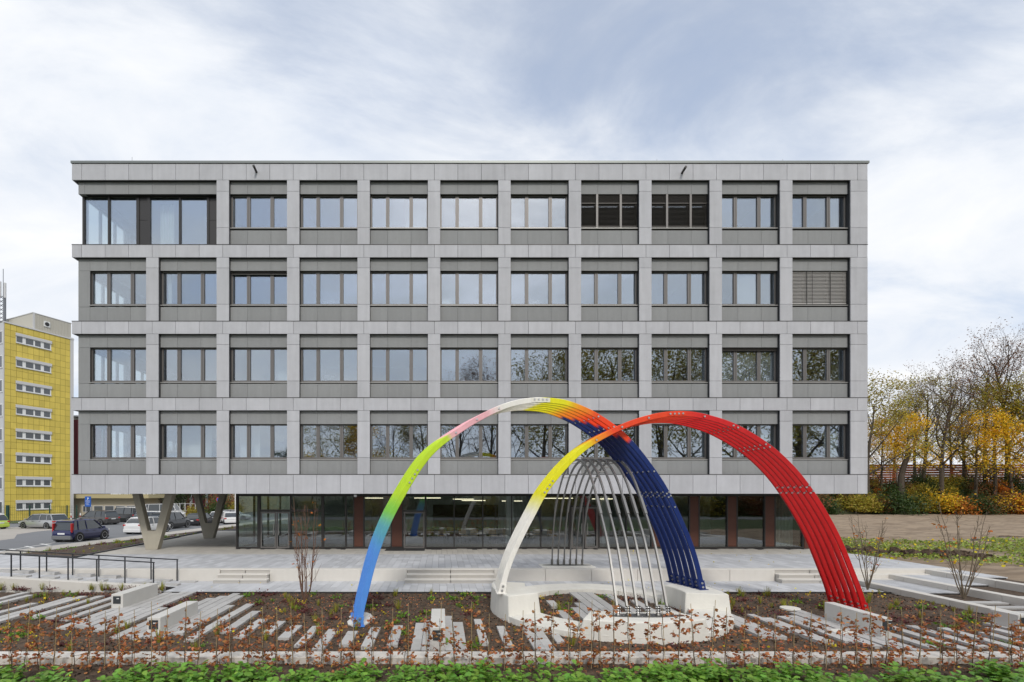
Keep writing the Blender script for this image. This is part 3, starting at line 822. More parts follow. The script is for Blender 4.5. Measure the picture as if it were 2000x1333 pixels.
# ---------------------------------------------------------------- ramp with railings at the left
rampo = empty('ramp', (-14, 18.4, -.3)); struct(rampo)
def ramp_z(x): return -0.45 + max(0.0, (-9.6 - x)) * 0.056
MB().loft([[(x,17.86,-.62),(x,18.985,-.62),(x,18.985,ramp_z(x)-.024),(x,17.86,ramp_z(x)-.024)] for x in (-21,-17.6,-9.6)]).build('paving_bed', m_joint, rampo)
mb = MB(); rr = random.Random(5)
x = -9.6
while x > -20.8:
    y = 17.87
    for l in ((.35,.53,.24) if rr.random() < .5 else (.53,.35,.24)):
        x0 = x-MOD+.004; x1 = x-.004; z0, z1 = ramp_z(x0), ramp_z(x1)
        mb.add([(x0,y+.004,z0),(x1,y+.004,z1),(x1,y+l-.004,z1),(x0,y+l-.004,z0),(x0,y+.004,z0-.04),(x1,y+.004,z1-.04),(x1,y+l-.004,z1-.04),(x0,y+l-.004,z0-.04)],
               [(0,1,2,3),(4,5,1,0),(5,6,2,1),(6,7,3,2),(7,4,0,3)])
        y += l
    x -= MOD
o = mb.build('paver_field', m_paver_i, rampo); o['kind'] = 'stuff'
t = empty('ramp_wall', (-14, 17.7, -.4)); tag(t, 'pale low wall along the near side of the ramp', 'wall')
x = -10.0
while x > -20.5:
    z = ramp_z(x-.7)+.03
    MB().loft([[(a,17.55,-.62),(a,17.85,-.62),(a,17.85,ramp_z(a)+.03),(a,17.55,ramp_z(a)+.03)] for a in (x-1.99, x)]).build('wall_block', m_curb, t, bevel=.008)
    x -= 2.0
m_rail = M('dark_steel', (0.045,0.048,0.055), 0.45, metal=.5)
def railing(y, xs, label):
    t = empty('railing', (xs[len(xs)//2], y, ramp_z(xs[len(xs)//2]))); tag(t, label, 'railing')
    for x in xs: MB().box(x-.017, x+.017, y-.017, y+.017, ramp_z(x)-.03, ramp_z(x)+.80).build('post', m_rail, t)
    a, b = max(xs)+.03, min(xs)-1.5
    MB().loft([[(q,y-.025,ramp_z(q)+.80),(q,y+.025,ramp_z(q)+.80),(q,y+.025,ramp_z(q)+.835),(q,y-.025,ramp_z(q)+.835)] for q in (b, -9.6-.001, a) if q <= a]).build('handrail', m_rail, t)
railing(18.85, [(px-CX)*18.85/FPX for px in (346,295,244,193,142,91,40)], 'thin dark handrail at the far side of the ramp')
railing(17.95, [(px-CX)*17.95/FPX for px in (300,244,189,133,77,22)], 'thin dark handrail at the near side of the ramp')
for i, (px, py) in enumerate(((215,1124),(165,1112.5),(95,1112),(45,1111),(12,1107),(40,1130),(95,1134.5),(140,1138),(190,1139),(318,1134),(368,1133),(277,1136),(333,1140))):
    y = 18.75 if py < 1126 or i in (9, 10) else 18.1
    x = (px-CX)*y/FPX; z = ramp_z(x)
    piece('raised_block', m_strip, .62, .26, .14 if i < 5 else .09, rampo, x-.3, y-.13, z-.05)

# ---------------------------------------------------------------- front kerb
kt = empty('front_kerb', (0, 10.1, -.35)); tag(kt, 'long pale concrete kerb behind the row of beech saplings', 'kerb')
x = -15.45; rk = random.Random(1)
while x < 20:
    l = 2.45
    MB().box(x+.005, x+l-.005, 9.93, 10.3, -.62, -.35).build('kerb_block', m_curb, kt, bevel=.01)
    if rk.random() < .8: MB().box(x+l*.5-.06, x+l*.5+.06, 9.905, 9.93, -.6, -.375).build('kerb_clip', m_strip, kt)
    x += l

# ---------------------------------------------------------------- paving strips in the beds (all run away from the camera)
gp_ = empty('garden_paving', (0, 12, -.45)); struct(gp_)
ZST = -0.43
def strip(xl, w, y0, y1):
    y = y0; r = random.Random(int(abs(xl*1000)+y0*77))
    while y < y1 - .05:
        l = min(r.choice((.8, 1.06, 1.06)), y1-y)
        if y1-(y+l) < .2: l = y1-y
        o = piece('paving_strip', m_strip, w-.006, l-.006, .09, gp_, xl, y, ZST-.09+r.uniform(-.006,.006)); y += l
def sp(fl, fr, yf, yb):
    """strip from its front-left / front-right photo position and its back line"""
    a = G(fl, yf, ZST); b = G(fr, yf, ZST); c = G(0, yb, ZST); strip(a.x, max(.2, b.x-a.x), a.y, c.y)
for q in ((427.6,448,1234.6,1193.8),(455.7,477,1243,1209),(511.8,531,1236,1213),(542.4,565,1245.6,1221),(573.8,591.7,1261,1223),(608.7,631.6,1268.6,1228.6),
          (662,684,1259,1233),(704.8,727,1263,1225),(755,777,1259,1222),(802,822,1270,1217),(822.5,840,1270,1212),(870,889,1270,1203),(889.5,913,1270,1215),
          (937.4,954.8,1255.7,1209.5),(985.3,1003,1260.7,1223),(1044,1066,1268,1222),(1066.5,1087,1269,1224),(1087.5,1100,1254,1226)): sp(*q)
for xl, w, a, b in ((-5.98,.25,11.4,15.1),(-6.50,.25,11.9,14.9),(-6.77,.25,11.6,16.3),(-7.03,.25,11.6,16.6),(-7.30,.25,11.5,16.2),(-7.57,.25,11.7,15.9),(-7.84,.25,11.6,14.8),
                    (-8.37,.25,12.2,14.6),(-8.64,.25,12.2,16.85),(-8.91,.25,12.4,16.85),(-9.18,.25,12.5,16.7),(-9.45,.25,12.6,16.8),(-9.72,.25,12.4,16.6),
                    (-10.26,.25,13.2,16.6),(-10.8,.25,13.4,16.3),(-11.33,.25,13.5,16.2),(-11.9,.25,12.0,16.2),(-12.17,.25,12.0,16.0),(-12.7,.25,12.4,15.2),(-13.8,.25,12.8,16.4),(-14.3,.25,12.8,16.8)):
    strip(xl, w, a, b)
# inside the ring
for xl, w, a, b in ((3.3,.25,13.2,14.2),(3.3,.25,14.7,15.5),(3.83,.25,12.7,14.6),(4.1,.25,13.3,15.2),(4.36,.25,13.5,16.8),(4.63,.25,12.4,16.8),(4.9,.25,12.8,16.8),(5.43,.25,13.4,16.5),(5.96,.25,13.2,15.6),(6.5,.25,13.3,14.9),(6.5,.25,15.3,16.1)):
    strip(xl, w, a, b)
# right of the ring
for q in ((1486,1512,1243,1195),(1512.5,1538,1244,1199),(1538.5,1552,1231,1199),(1600,1629,1253,1206),(1595,1610,1231,1209),(1650,1672,1252,1203),(1672.5,1700,1252,1202),(1700.5,1724,1262,1205),(1745,1768,1262,1206)): sp(*q)
for xl, w, a, b in ((9.9,.25,10.7,14.0),(10.17,.25,10.6,14.2),(10.7,.25,10.8,13.4),(11.3,.25,10.7,13.0),(11.9,.25,10.9,12.6),(12.5,.25,10.6,12.4),(13.1,.25,10.6,12.0),(13.7,.25,10.6,12.4),(14.2,.25,10.8,12.9)):
    strip(xl, w, a, b)
# round inspection covers
for px, py, lb in ((1543, 1189, 'round pale cover lying in the soil behind the right bench'), (1648, 1236, 'round pale cover lying in the soil before the right bench')):
    p = G(px, py, -.45); o = MB().cyl((0,0,0), (0,0,1), .26, .06, 28).build('inspection_cover', m_ring, bevel=.01); o.location = (p.x, p.y, -.45); tag(o, lb, 'cover')

# ---------------------------------------------------------------- low concrete benches with a recessed lamp in the front end
m_bench = M('bench_concrete', (0.60,0.585,0.55), 0.85, noise=.08, nscale=3, bump=.15, bscale=40, stain=.04)
m_lampbox = M('lamp_box', (0.04,0.045,0.05), 0.4)
m_lens = M('lamp_reflector', (0.7,0.7,0.68), 0.3)
def bench(x0, x1, y0, y1, zt, label):
    t = empty('bench', ((x0+x1)/2, y0, -.45)); tag(t, label, 'bench', 'concrete block benches')
    MB().box(x0, x1, y0, y1, -.55, zt).build('block', m_bench, t, bevel=.012, seg=2)
    xc = (x0+x1)/2; zc = zt-.17
    lo = MB().box(xc-.11, xc+.11, y0-.012, y0+.02, zc-.11, zc+.11).box(xc-.085, xc+.085, y0-.018, y0-.012, zc+.02, zc+.085).build('lamp_recess', m_lampbox, t)
    MB().box(xc+.0, xc+.075, y0-.022, y0-.0185, zc+.03, zc+.055).build('lamp_reflector', m_lens, lo)
ZB = 0.02
def bench_px(a, b, yf, yt, yback, label):
    """front end between photo columns a and b, foot line yf, top line yt, far end yback (top)"""
    p, q = G(a, yf, -.45), G(b, yf, -.45); zt = W(a, yt, p.y).z
    bench(p.x, q.x, p.y, G(a, yback, zt).y, zt, label)
bench_px(217, 240, 1189, 1161, 1139, 'pale concrete bench furthest left, its end lamp facing the camera')
bench_px(287, 313, 1237, 1207, 1174, 'pale concrete bench second from the left, set nearer the camera')
bench_px(840, 870, 1268, 1226, 1189, 'short pale concrete bench seen end on below the left arch')
bench_px(1722, 1743, 1247, 1208, 1176, 'pale concrete bench right of the red arch feet')
bench_px(1989, 2012, 1231, 1202, 1190, 'pale concrete bench cut by the right picture edge')

# ================================================================== sculpture
# concrete ring
RC = Vector((4.8, 14.55)); RO, RI = 3.32, 2.30
rg = empty('concrete_ring', (RC.x, RC.y, -.45)); tag(rg, 'round pale cast concrete ring plinth under the arches', 'plinth')
def sector(a0, a1, r0, r1, z0, z1, n, top_in=0.0):
    out = []
    for i in range(n+1):
        a = R(a0 + (a1-a0)*i/n); c, s = math.cos(a), math.sin(a)
        out.append([(RC.x+r0*c, RC.y+r0*s, z0), (RC.x+r1*c, RC.y+r1*s, z0), (RC.x+(r1-top_in)*c, RC.y+(r1-top_in)*s, z1), (RC.x+(r0+top_in)*c, RC.y+(r0+top_in)*s, z1)])
    return out
for k in range(6):
    MB().loft(sector(k*60+.12, k*60+59.88, RI, RO, -.6, -.33, 14)).build('ring_segment', m_ring, rg, bevel=.015, seg=2)
def block(a0, a1, zt, r0=RI-.05, r1=RO+.02, tin=.05, n=8):
    s = sector(a0, a1, r0, r1, -.55, zt, n, tin)
    for sec, d in ((s[0], 1), (s[-1], -1)):           # sloped ends
        am = R((a0+a1)/2); 
        for j in (2, 3):
            x, y, z = sec[j]; tx, ty = (-math.sin(R(a0 if d > 0 else a1))*d*.10, math.cos(R(a0 if d > 0 else a1))*d*.10)
            sec[j] = (x+tx, y+ty, z)
    return MB().loft(s).build('footing_block', m_ring, rg, bevel=.03, seg=2)
block(163, 206, .20); block(-14, 22, .105, r0=RI-.1, r1=RO+.1); block(-118, -62, 0.0)
o = MB().prism([(4.0+.0,19.4),(6.1,19.4),(6.1,20.25),(4.0,20.25)], -.01, .035).build('footing_plate', m_ring, rg, bevel=.012)

m_paint = attr_mat('arch_paint', 0.42)
m_bolt = M('steel_bolt', (0.62,0.62,0.63), 0.35, metal=.9)
ANG = []
def lerp_stops(stops, t):
    if t <= stops[0][0]: return stops[0][1]
    for (a, ca), (b, cb) in zip(stops, stops[1:]):
        if t <= b:
            k = (t-a)/max(b-a, 1e-6); k = k*k*(3-2*k); return tuple(x+(y-x)*k for x, y in zip(ca, cb))
    return stops[-1][1]
def bar_mesh(path, nrm, w, th, cols):
    """chamfered flat bar along path (in a vertical plane with horizontal normal nrm)"""
    secs = []; n = len(path)
    c = .012
    for i in range(n):
        p = Vector(path[i]); t = Vector(path[min(i+1,n-1)]) - Vector(path[max(i-1,0)]); t.normalize()
        B = nrm; Nn = t.cross(B).normalized()
        a, b = w/2, th/2
        secs.append([p + Nn*u_ + B*v_ for u_, v_ in ((-a,-b+c),(-a+c,-b),(a-c,-b),(a,-b+c),(a,b-c),(a-c,b),(-a+c,b),(-a,b-c))])
    mb = MB().loft(secs); me = mb.mesh('bar', m_paint)
    ca = me.color_attributes.new('paint', 'FLOAT_COLOR', 'POINT')
    arr = np.ones((len(me.vertices), 4), np.float32); arr[:, :3] = np.repeat(np.array(cols), 8, 0)
    ca.data.foreach_set('color', arr.ravel())
    return me
bolt_me = MB().cyl((0,0,0), (0,1,0), .027, .04, 8).mesh('bolt', m_bolt)
def arch(name, label, pts, P0, P1, dvec, stops, border, bolts, NB=6, w=.155, th=.05):
    """pts: photo trace of the front bar, laid into the vertical plane through P0-P1; dvec: shift from bar to bar"""
    d = (P1-P0); m = d.y/d.x
    wp = []
    for px, py in pts:
        s = (px-CX)/FPX; Y = (P0.y - m*P0.x)/(1-m*s); wp.append((s*Y, Y, CAMZ-(py-CY)*Y/FPX))
    wp = smooth_path(wp, 120)
    pxs = [CX + FPX*p[0]/p[1] for p in wp]
    nrm = Vector((-d.y, d.x, 0)).normalized()        # away from the camera
    t = empty(name, (*((P0+P1)/2)[:2], -.45)); tag(t, label, 'sculpture')
    for i in range(NB):
        path = [Vector(p) + dvec*i for p in wp]
        cols = []
        for k, x in enumerate(pxs):
            c = lerp_stops(stops, x)
            if border and x > border[0][i]: c = border[1]
            cols.append(c)
        me = bar_mesh(path, nrm, w, th, cols); o = link('bar', me, t); o.matrix_parent_inverse = wm(t).inverted()
        def at(x):
            k = int(np.argmin([abs(q-x) for q in pxs])); tn = (path[min(k+1,119)]-path[max(k-1,0)]).normalized(); return path[k], tn, tn.cross(nrm).normalized()
        for (x, n_, sp_, offs, all_) in bolts:
            if i > 0 and not all_: continue
            p, tn, nn = at(x)
            for q in range(n_):
                for of in offs:
                    b = link('bolt', bolt_me, o); b.location = p + tn*(q-(n_-1)/2)*sp_ + nn*of - nrm*(th/2+.006)
        # splice plates on the near face at the joints
        for (x, n_, sp_, offs, all_) in bolts:
            if n_ < 4 or (i > 0 and not all_): continue
            p, tn, nn = at(x); mbp = MB().obox(p - nrm*(th/2+.003), tn*(n_*sp_/2+.03), nn*.06, nrm*.004)
            me2 = mbp.mesh('splice_plate', m_paint); ca = me2.color_attributes.new('paint', 'FLOAT_COLOR', 'POINT')
            k = int(np.argmin([abs(q-x) for q in pxs])); arr = np.ones((8,4), np.float32); arr[:, :3] = cols[k]; ca.data.foreach_set('color', arr.ravel())
            sp_o = link('splice_plate', me2, o)
        # foot shoe
        for k in (0, 119):
            p = path[k]; tn = (path[1]-path[0]).normalized() if k == 0 else (path[118]-path[119]).normalized()
            xx = Vector((d.x, d.y, 0)).normalized()
            mbp = MB().obox(Vector((p.x, p.y, p.z-.01)), xx*.14, nrm*.10, Vector((0,0,.012))).obox(p+tn*.12 - nrm*(th/2+.008), tn*.13, tn.cross(nrm).normalized()*.095, nrm*.008)
            me2 = mbp.mesh('foot_shoe', m_paint); ca = me2.color_attributes.new('paint', 'FLOAT_COLOR', 'POINT')
            arr = np.ones((16,4), np.float32); arr[:, :3] = cols[k]; ca.data.foreach_set('color', arr.ravel())
            sh = link('foot_shoe', me2, o)
            for q in (.07, .19):
                b = link('bolt', bolt_me, o); b.location = p + tn*q - nrm*(th/2+.02); b.scale = (1.2,1.2,1.2)
    return t
A1 = [(701,1222),(707,1186),(713.5,1160),(725.5,1111),(741,1062),(761,1014),(787,965),(808,930),(832,895),(859,868),(894,843),(934,818),(976,797.5),(1010,786.8),(1045,782),(1075,783),
      (1105,787),(1138,799),(1164,812),(1200,836),(1226,859),(1250,886),(1271,914),(1295,949),(1318,993),(1338,1037),(1352,1073),(1363,1111),(1371.5,1151)]
A2 = [(979,1158),(983,1142),(988,1120),(1003,1080),(1026,1032),(1043,1000),(1062,964),(1088,929),(1116,898),(1143,874),(1170,856.5),(1196,843),(1226,829.5),(1261,818),(1297,810.5),(1332,808.5),
      (1370,813),(1434,833),(1502,874),(1550,918),(1585,963),(1614,1009),(1640,1059),(1662,1113),(1680,1160),(1690,1195)]
BLUE, GREEN, LIME, PINK, WHT = srgb(84,144,224), srgb(128,200,70), srgb(190,222,40), srgb(236,176,184), srgb(238,235,228)
YEL, ORA, RDO, NAVY, RED, DRED = srgb(232,226,20), srgb(246,140,28), srgb(240,70,26), srgb(4,38,104), srgb(214,22,26), srgb(190,10,16)
P0, P1 = G(701,1222,-.45), G(1371.5,1151,.115)
arch('rainbow_arch', 'tall arch of six bars running from sky blue through lime and pink to navy', A1, P0, P1, Vector((-.24,1,0))*.255,
     [(732,BLUE),(752,srgb(90,165,180)),(768,GREEN),(790,LIME),(872,LIME),(884,PINK),(945,PINK),(985,WHT),(1054,WHT),(1066,YEL),(1100,YEL),(1138,ORA),(1168,RDO),(1500,RDO)],
     ([1230,1212,1190,1170,1152,1136], NAVY), [(806,4,.13,(0,),False),(1052,4,.12,(.02,),False),(893,1,.1,(0,),False),(934,1,.1,(0,),False),(972,1,.1,(0,),False),(1167,1,.1,(.0,),True),(1197,1,.1,(0,),True),(1275,1,.1,(0,),True),(1303,2,.12,(-.04,.04),True),(1318,1,.1,(0,),True)])
P0, P1 = G(979,1158,.21), G(1690,1195,-.43)
arch('rainbow_arch', 'tall arch of six bars running from white through yellow to bright red', A2, P0, P1, Vector((.04,1,0))*.26,
     [(1036,WHT),(1062,YEL),(1138,YEL),(1172,ORA),(1200,RDO),(1300,RDO),(1380,RED),(1520,DRED),(1700,DRED)], None,
     [(1073,4,.13,(0,),False),(1167,1,.1,(0,),False),(1210,1,.1,(0,),False),(1268,1,.1,(0,),False),(1320,4,.12,(0,),False),(1372,1,.1,(0,),True),(1437,2,.14,(0,),True),(1500,2,.14,(0,),True),(1580,2,.20,(-.045,.045),True)])
# stainless arch of thin bars
m_steel = M('brushed_steel', (0.25,0.247,0.24), 0.42, metal=.85, noise=.08, nscale=6)
st = empty('steel_arch', (5.0, 16, -.3)); tag(st, 'bare stainless steel arch of six thin bars with short rungs', 'sculpture')
prof = smooth_path([(0, 11.85,0.0),(0,12.35,1.05),(0,12.75,1.75),(0,13.3,2.42),(0,14.16,3.36),(0,15.0,3.86),(0,15.8,4.03),(0,16.7,3.97),(0,17.65,3.62),(0,18.5,2.98),(0,19.1,2.30),(0,19.6,1.2),(0,19.87,0.03)], 80)
sxs = []
for i in range(6):
    xa, xb = 4.26 + .242*i, 4.47 + .244*i
    path = [Vector((xa + (xb-xa)*k/79, p[1], p[2])) for k, p in enumerate(prof)]; sxs.append(path)
    secs = []
    for k in range(80):
        t_ = (path[min(k+1,79)]-path[max(k-1,0)]).normalized(); B = Vector((1,0,0)); n_ = t_.cross(B).normalized(); a, b = .036, .022
        secs.append([path[k]+n_*u_+B*v_ for u_, v_ in ((-a,-b),(a,-b),(a,b),(-a,b))])
    o = MB().loft(secs).build('bar', m_steel, st)
    for k0, k1 in ((18, 23), (60, 65)):
        MB().loft([[q + (q-path[kk])*.45 for q in secs[kk]] for kk in range(k0, k1)]).build('sleeve', m_steel, o)
    for k0 in (0, 79):
        p = path[k0]; MB().box(p.x-.05, p.x+.05, p.y-.07, p.y+.07, p.z, p.z+.02).box(p.x-.040, p.x-.027, p.y-.04, p.y+.04, p.z+.02, p.z+.24).box(p.x+.027, p.x+.040, p.y-.04, p.y+.04, p.z+.02, p.z+.24).build('foot_bracket', m_steel, o)
        for q in (.06, .12, .18):
            MB().cyl((p.x, p.y, p.z+q+.02), (1,0,0), .014, .12, 6).build('bolt', m_bolt, o)
for i in range(5):
    for k in (27+2*i, 35, 44, 52-1*i):
        a, b = sxs[i][k], sxs[i+1][k]
        MB().tube([a, b], .015, 6).build('rung', m_steel, st)
for y, z in ((11.85,.0),(19.87,.035)):
    MB().prism([(4.95+.98*math.cos(2*math.pi*q/24)*(1 if y > 15 else .95)+(.12 if y > 15 else -.02), y+.16*math.sin(2*math.pi*q/24)) for q in range(24)], z-.004, z+.012).build('base_plate', m_steel, st)
# broken concrete pad round the blue foot
p = G(704, 1212, -.45); rq = random.Random(9)
poly = [(p.x + (.40+rq.uniform(-.16,.10))*math.cos(a), p.y+.25 + (.70+rq.uniform(-.2,.12))*math.sin(a)) for a in [2*math.pi*k/16 for k in range(16)]]
o = MB().prism(poly, -.56, -.455).build('foundation_pad', m_ring, bevel=.02); tag(o, 'rough concrete pad under the sky blue arch foot', 'foundation')

# ================================================================== vegetation
def leaf_quads(cent, size, rng, flat=0.0, aspect=0.55, jitter=.3):
    """diamond-shaped leaves at the given centres"""
    n = len(cent); c = np.asarray(cent, float)
    a = rng.normal(size=(n,3)); a[:,2] *= (1-flat); a /= np.linalg.norm(a, axis=1, keepdims=True)+1e-9
    b = rng.normal(size=(n,3)); b[:,2] *= (1-flat); b -= a*(a*b).sum(1, keepdims=True); b /= np.linalg.norm(b, axis=1, keepdims=True)+1e-9
    s = size*(1+rng.uniform(-jitter, jitter, (n,1)))
    nrm = np.cross(a, b)
    k = aspect
    v = np.stack([c-a*s*.5, c-a*s*.12+b*s*k*.5+nrm*s*.06, c+a*s*.5, c-a*s*.12-b*s*k*.5+nrm*s*.06], 1)
    return v
def oval_leaves(cent, adir, size, rng, aspect=.6, fold=.12):
    """six-cornered oval leaves; adir: leaf direction"""
    n = len(cent); c = np.asarray(cent, float); a = adir/(np.linalg.norm(adir, axis=1, keepdims=True)+1e-9)
    b = rng.normal(size=(n,3)); b -= a*(a*b).sum(1, keepdims=True); b /= np.linalg.norm(b, axis=1, keepdims=True)+1e-9
    nr = np.cross(a, b); s = size if np.ndim(size) else np.full(n, size); s = np.asarray(s).reshape(-1,1); k = aspect*.5
    return np.stack([c, c+a*s*.3+b*s*k+nr*s*fold, c+a*s*.72+b*s*k*.85+nr*s*fold, c+a*s, c+a*s*.72-b*s*k*.85+nr*s*fold, c+a*s*.3-b*s*k+nr*s*fold], 1)
def grow(seed, H, r0, clear=.25, spread=.45, mains=9, lv=4, up=.35, lean=(0,0), fork=False, kids=(6,5,4)):
    rnd = random.Random(seed); mb = MB(); tips = []
    def branch(p, d, l, r, level):
        n = 6 if level == 0 else (4 if level == 1 else 3)
        pts = [Vector(p)]; q = Vector(p); dd = Vector(d).normalized()
        for i in range(n):
            w = .08 if level == 0 else .20
            dd = (dd + Vector((rnd.uniform(-w,w), rnd.uniform(-w,w), rnd.uniform(-w*.5,w) + (up*.14 if level else .02)))).normalized()
            q = q + dd*l/n; pts.append(q.copy())
        r1 = r*(.22 if level == 0 else .3)
        mb.tube(pts, [r+(r1-r)*(i/n)**.8 for i in range(n+1)], 8 if level == 0 else (5 if level == 1 else 3), cap=False)
        if level >= lv-1:
            tips.extend([(pts[-1], dd, l), (pts[-2], dd, l)]); return
        cnt = mains if level == 0 else kids[min(level, len(kids)-1)]
        lo = clear if level == 0 else .3
        for i in range(cnt):
            f = lo + (1-lo)*(i+rnd.uniform(.1,.9))/cnt
            k = min(int(f*n), n-1); pos = pts[k].lerp(pts[k+1], f*n-k)
            t = (pts[k+1]-pts[k]).normalized(); az = rnd.uniform(0, 6.283) if level else (i*2.4 + rnd.uniform(-.5,.5))
            s1 = t.orthogonal().normalized(); s2 = t.cross(s1)
            an = rnd.uniform(.5, .95) if level else rnd.uniform(.55,1.0)*(1.25-.6*f)
            nd = t*math.cos(an) + (s1*math.cos(az)+s2*math.sin(az))*math.sin(an)
            ll = (H*spread*(1.15-.55*f) if level == 0 else l*(.62-.2*f)) * rnd.uniform(.75,1.15)
            branch(pos, nd, ll, r*(1-.75*f)*.55 + .004, level+1)
        tips.append((pts[-1], dd, l))
    branch((0,0,0), (lean[0], lean[1], 1), H*.92, r0, 0)
    return mb, tips
m_bark = M('bark', (0.075,0.058,0.042), 0.95, noise=.25, nscale=3, bump=.8, bscale=14, stretch=(1,1,.25))
m_bark_l = M('pale_bark', (0.16,0.125,0.085), 0.9, noise=.25, nscale=6)
m_leaf_gold = M('golden_leaf', srgb(228,186,40), 0.6, island=.35, hue=.025, trans=.35, rnd=.08)
m_leaf_olive = M('olive_leaf', srgb(156,142,48), 0.6, island=.4, hue=.03, trans=.3, rnd=.1)
m_leaf_green = M('dark_green_leaf', srgb(58,78,30), 0.55, island=.4, hue=.02, trans=.25, rnd=.12)
m_leaf_brown = M('brown_leaf', srgb(122,82,44), 0.7, island=.4, hue=.02, trans=.25, rnd=.1)
m_leaf_orange = M('orange_leaf', srgb(196,118,36), 0.6, island=.35, hue=.02, trans=.3, rnd=.1)
def make_tree(seed, H, r0, nleaf, lsize, lmat, sprd=.75, low=0.0, zmax=1.0, **kw):
    mb, tips = grow(seed, H, r0, **kw); rng = np.random.RandomState(seed)
    T = np.array([tuple(t[0]) for t in tips]); keep = T[:,2] < zmax*H*1.3
    T = T[keep] if keep.any() else T
    idx = rng.randint(0, len(T), nleaf)
    # leaves gather in clumps round some tips, others stay bare
    wgt = rng.rand(len(T))**1.6; wgt /= wgt.sum(); idx = rng.choice(len(T), nleaf, p=wgt)
    c = T[idx] + rng.normal(size=(nleaf,3))*sprd*np.array([1,1,.7])*.45
    lm = np_mesh('crown', leaf_quads(c, lsize, rng, flat=.3), 4, lmat)
    return mb.mesh('trunk', m_bark), lm
trees = {
 'gold':  make_tree(11, 13, .26, 5000, .25, m_leaf_gold, sprd=1.3, mains=10, spread=.42, clear=.16),
 'gold2': make_tree(12, 11, .22, 4600, .25, m_leaf_gold, sprd=1.3, mains=9, spread=.46, clear=.14),
 'bare':  make_tree(13, 18, .34, 1500, .20, m_leaf_brown, sprd=.9, mains=13, spread=.46, clear=.28, kids=(7,7,6)),
 'bare2': make_tree(14, 17, .30, 2600, .20, m_leaf_brown, sprd=1.0, mains=13, spread=.48, clear=.24, kids=(7,7,6)),
 'olive': make_tree(15, 17, .34, 8000, .27, m_leaf_olive, sprd=1.5, mains=12, spread=.42, clear=.18),
 'green': make_tree(16, 15, .30, 11000, .29, m_leaf_green, sprd=1.5, mains=12, spread=.42, clear=.12),
 'olive2':make_tree(17, 19, .36, 6000, .25, m_leaf_olive, sprd=1.4, mains=12, spread=.40, clear=.24, kids=(6,6,4)),
}
def put_tree(kind, x, y, z, s, rz, label, group, name='tree', lean=0.0):
    t = empty(name, (x, y, z), rz); t.scale = (s, s, s); t.rotation_euler = (lean, 0, rz); tag(t, label, 'tree', group)
    link('trunk', trees[kind][0], t); link('crown', trees[kind][1], t)
    return t
# wood edge at the right, on the bank below the noise barrier
m_bank = M('bank_earth', (0.06,0.05,0.03), 0.95, col2=(0.05,0.06,0.02), nscale=.6, bump=1, bscale=4)
o = MB().loft([[(x,73,-.6),(x,92,-.6),(x,90,4.6),(x,79,4.3),(x,74,.2)] for x in (35,60,85,110,150)]).build('bank', m_bank); struct(o)
tg = 'trees on the bank at the right'
fxt = lambda px, Y: (px-CX)*Y/FPX
for kind, px, Y, z, s, rz, lb in (
    ('olive', 1690, 74, .2, 1.02, .3, 'thin leafy tree just emerging right of the office block'),
    ('gold', 1722, 77, 2.5, .82, 1.1, 'bright golden tree nearest the right end of the office block'),
    ('gold2', 1762, 76, 1.8, 1.02, 2.2, 'golden tree behind the leaning bare trunk'),
    ('olive2', 1802, 78, 3.5, .86, 4.0, 'half bare tree with a dark upright trunk and sparse ochre leaves'),
    ('bare', 1838, 75, 1.0, 1.06, 1.9, 'bare grey tree forking low in front of the orange barrier'),
    ('bare2', 1880, 79, 4.0, .90, 2.9, 'bare brown tree with a dense twiggy top'),
    ('gold', 1905, 75, .8, .98, 3.3, 'wide golden green tree right of the bare forking tree'),
    ('olive', 1940, 76, 1.2, .96, 0.7, 'olive leaved tree in front of the tallest bare tree'),
    ('bare', 1968, 80, 4.2, 1.22, 4.4, 'tallest bare tree near the right picture edge'),
    ('gold2', 1978, 74.5, .5, 1.08, 5.2, 'golden tree low at the right picture edge'),
    ('bare2', 2015, 77, 2, 1.2, 5.9, 'bare tree cut by the right picture edge'),
    ('bare2', 1925, 83, 4.3, 1.15, .6, 'bare tree standing behind the wide golden green tree'),
    ('bare', 1785, 82, 4.3, .8, 3.0, 'bare tree standing left behind the dark upright trunk'),
    ('olive', 1745, 86, 4.4, .75, 5.1, 'olive tree standing behind the orange barrier on the left'),
    ('olive2', 1860, 88, 4.4, .72, 1.4, 'thin tree standing behind the orange barrier in the middle'),
    ('olive', 2030, 75, .5, 1.0, 2.4, 'leafy tree just outside the right picture edge'),
    ('gold', 2090, 76, 1.0, 1.1, 1.4, 'golden tree well outside the right picture edge'),
    ('bare', 2150, 78, 3.0, 1.1, 2.0, 'bare tree well outside the right picture edge'),
    ('olive2', 2220, 76, 1.0, 1.1, .4, 'half bare tree farthest outside the right picture edge')):
    put_tree(kind, fxt(px, Y), Y, z, s, rz, lb, tg)
# leaning broken trunk
bt = MB().tube([(0,0,0),(.1,0,2.2),(.15,0,4.2),(.7,0,6.2),(1.5,0,8.1)], [.5,.42,.38,.36,.3], 9).build('dead_trunk', m_bark)
bt.location = (fxt(1758, 75), 75, 1.2); tag(bt, 'leaning broken bare trunk among the golden trees', 'tree trunk')
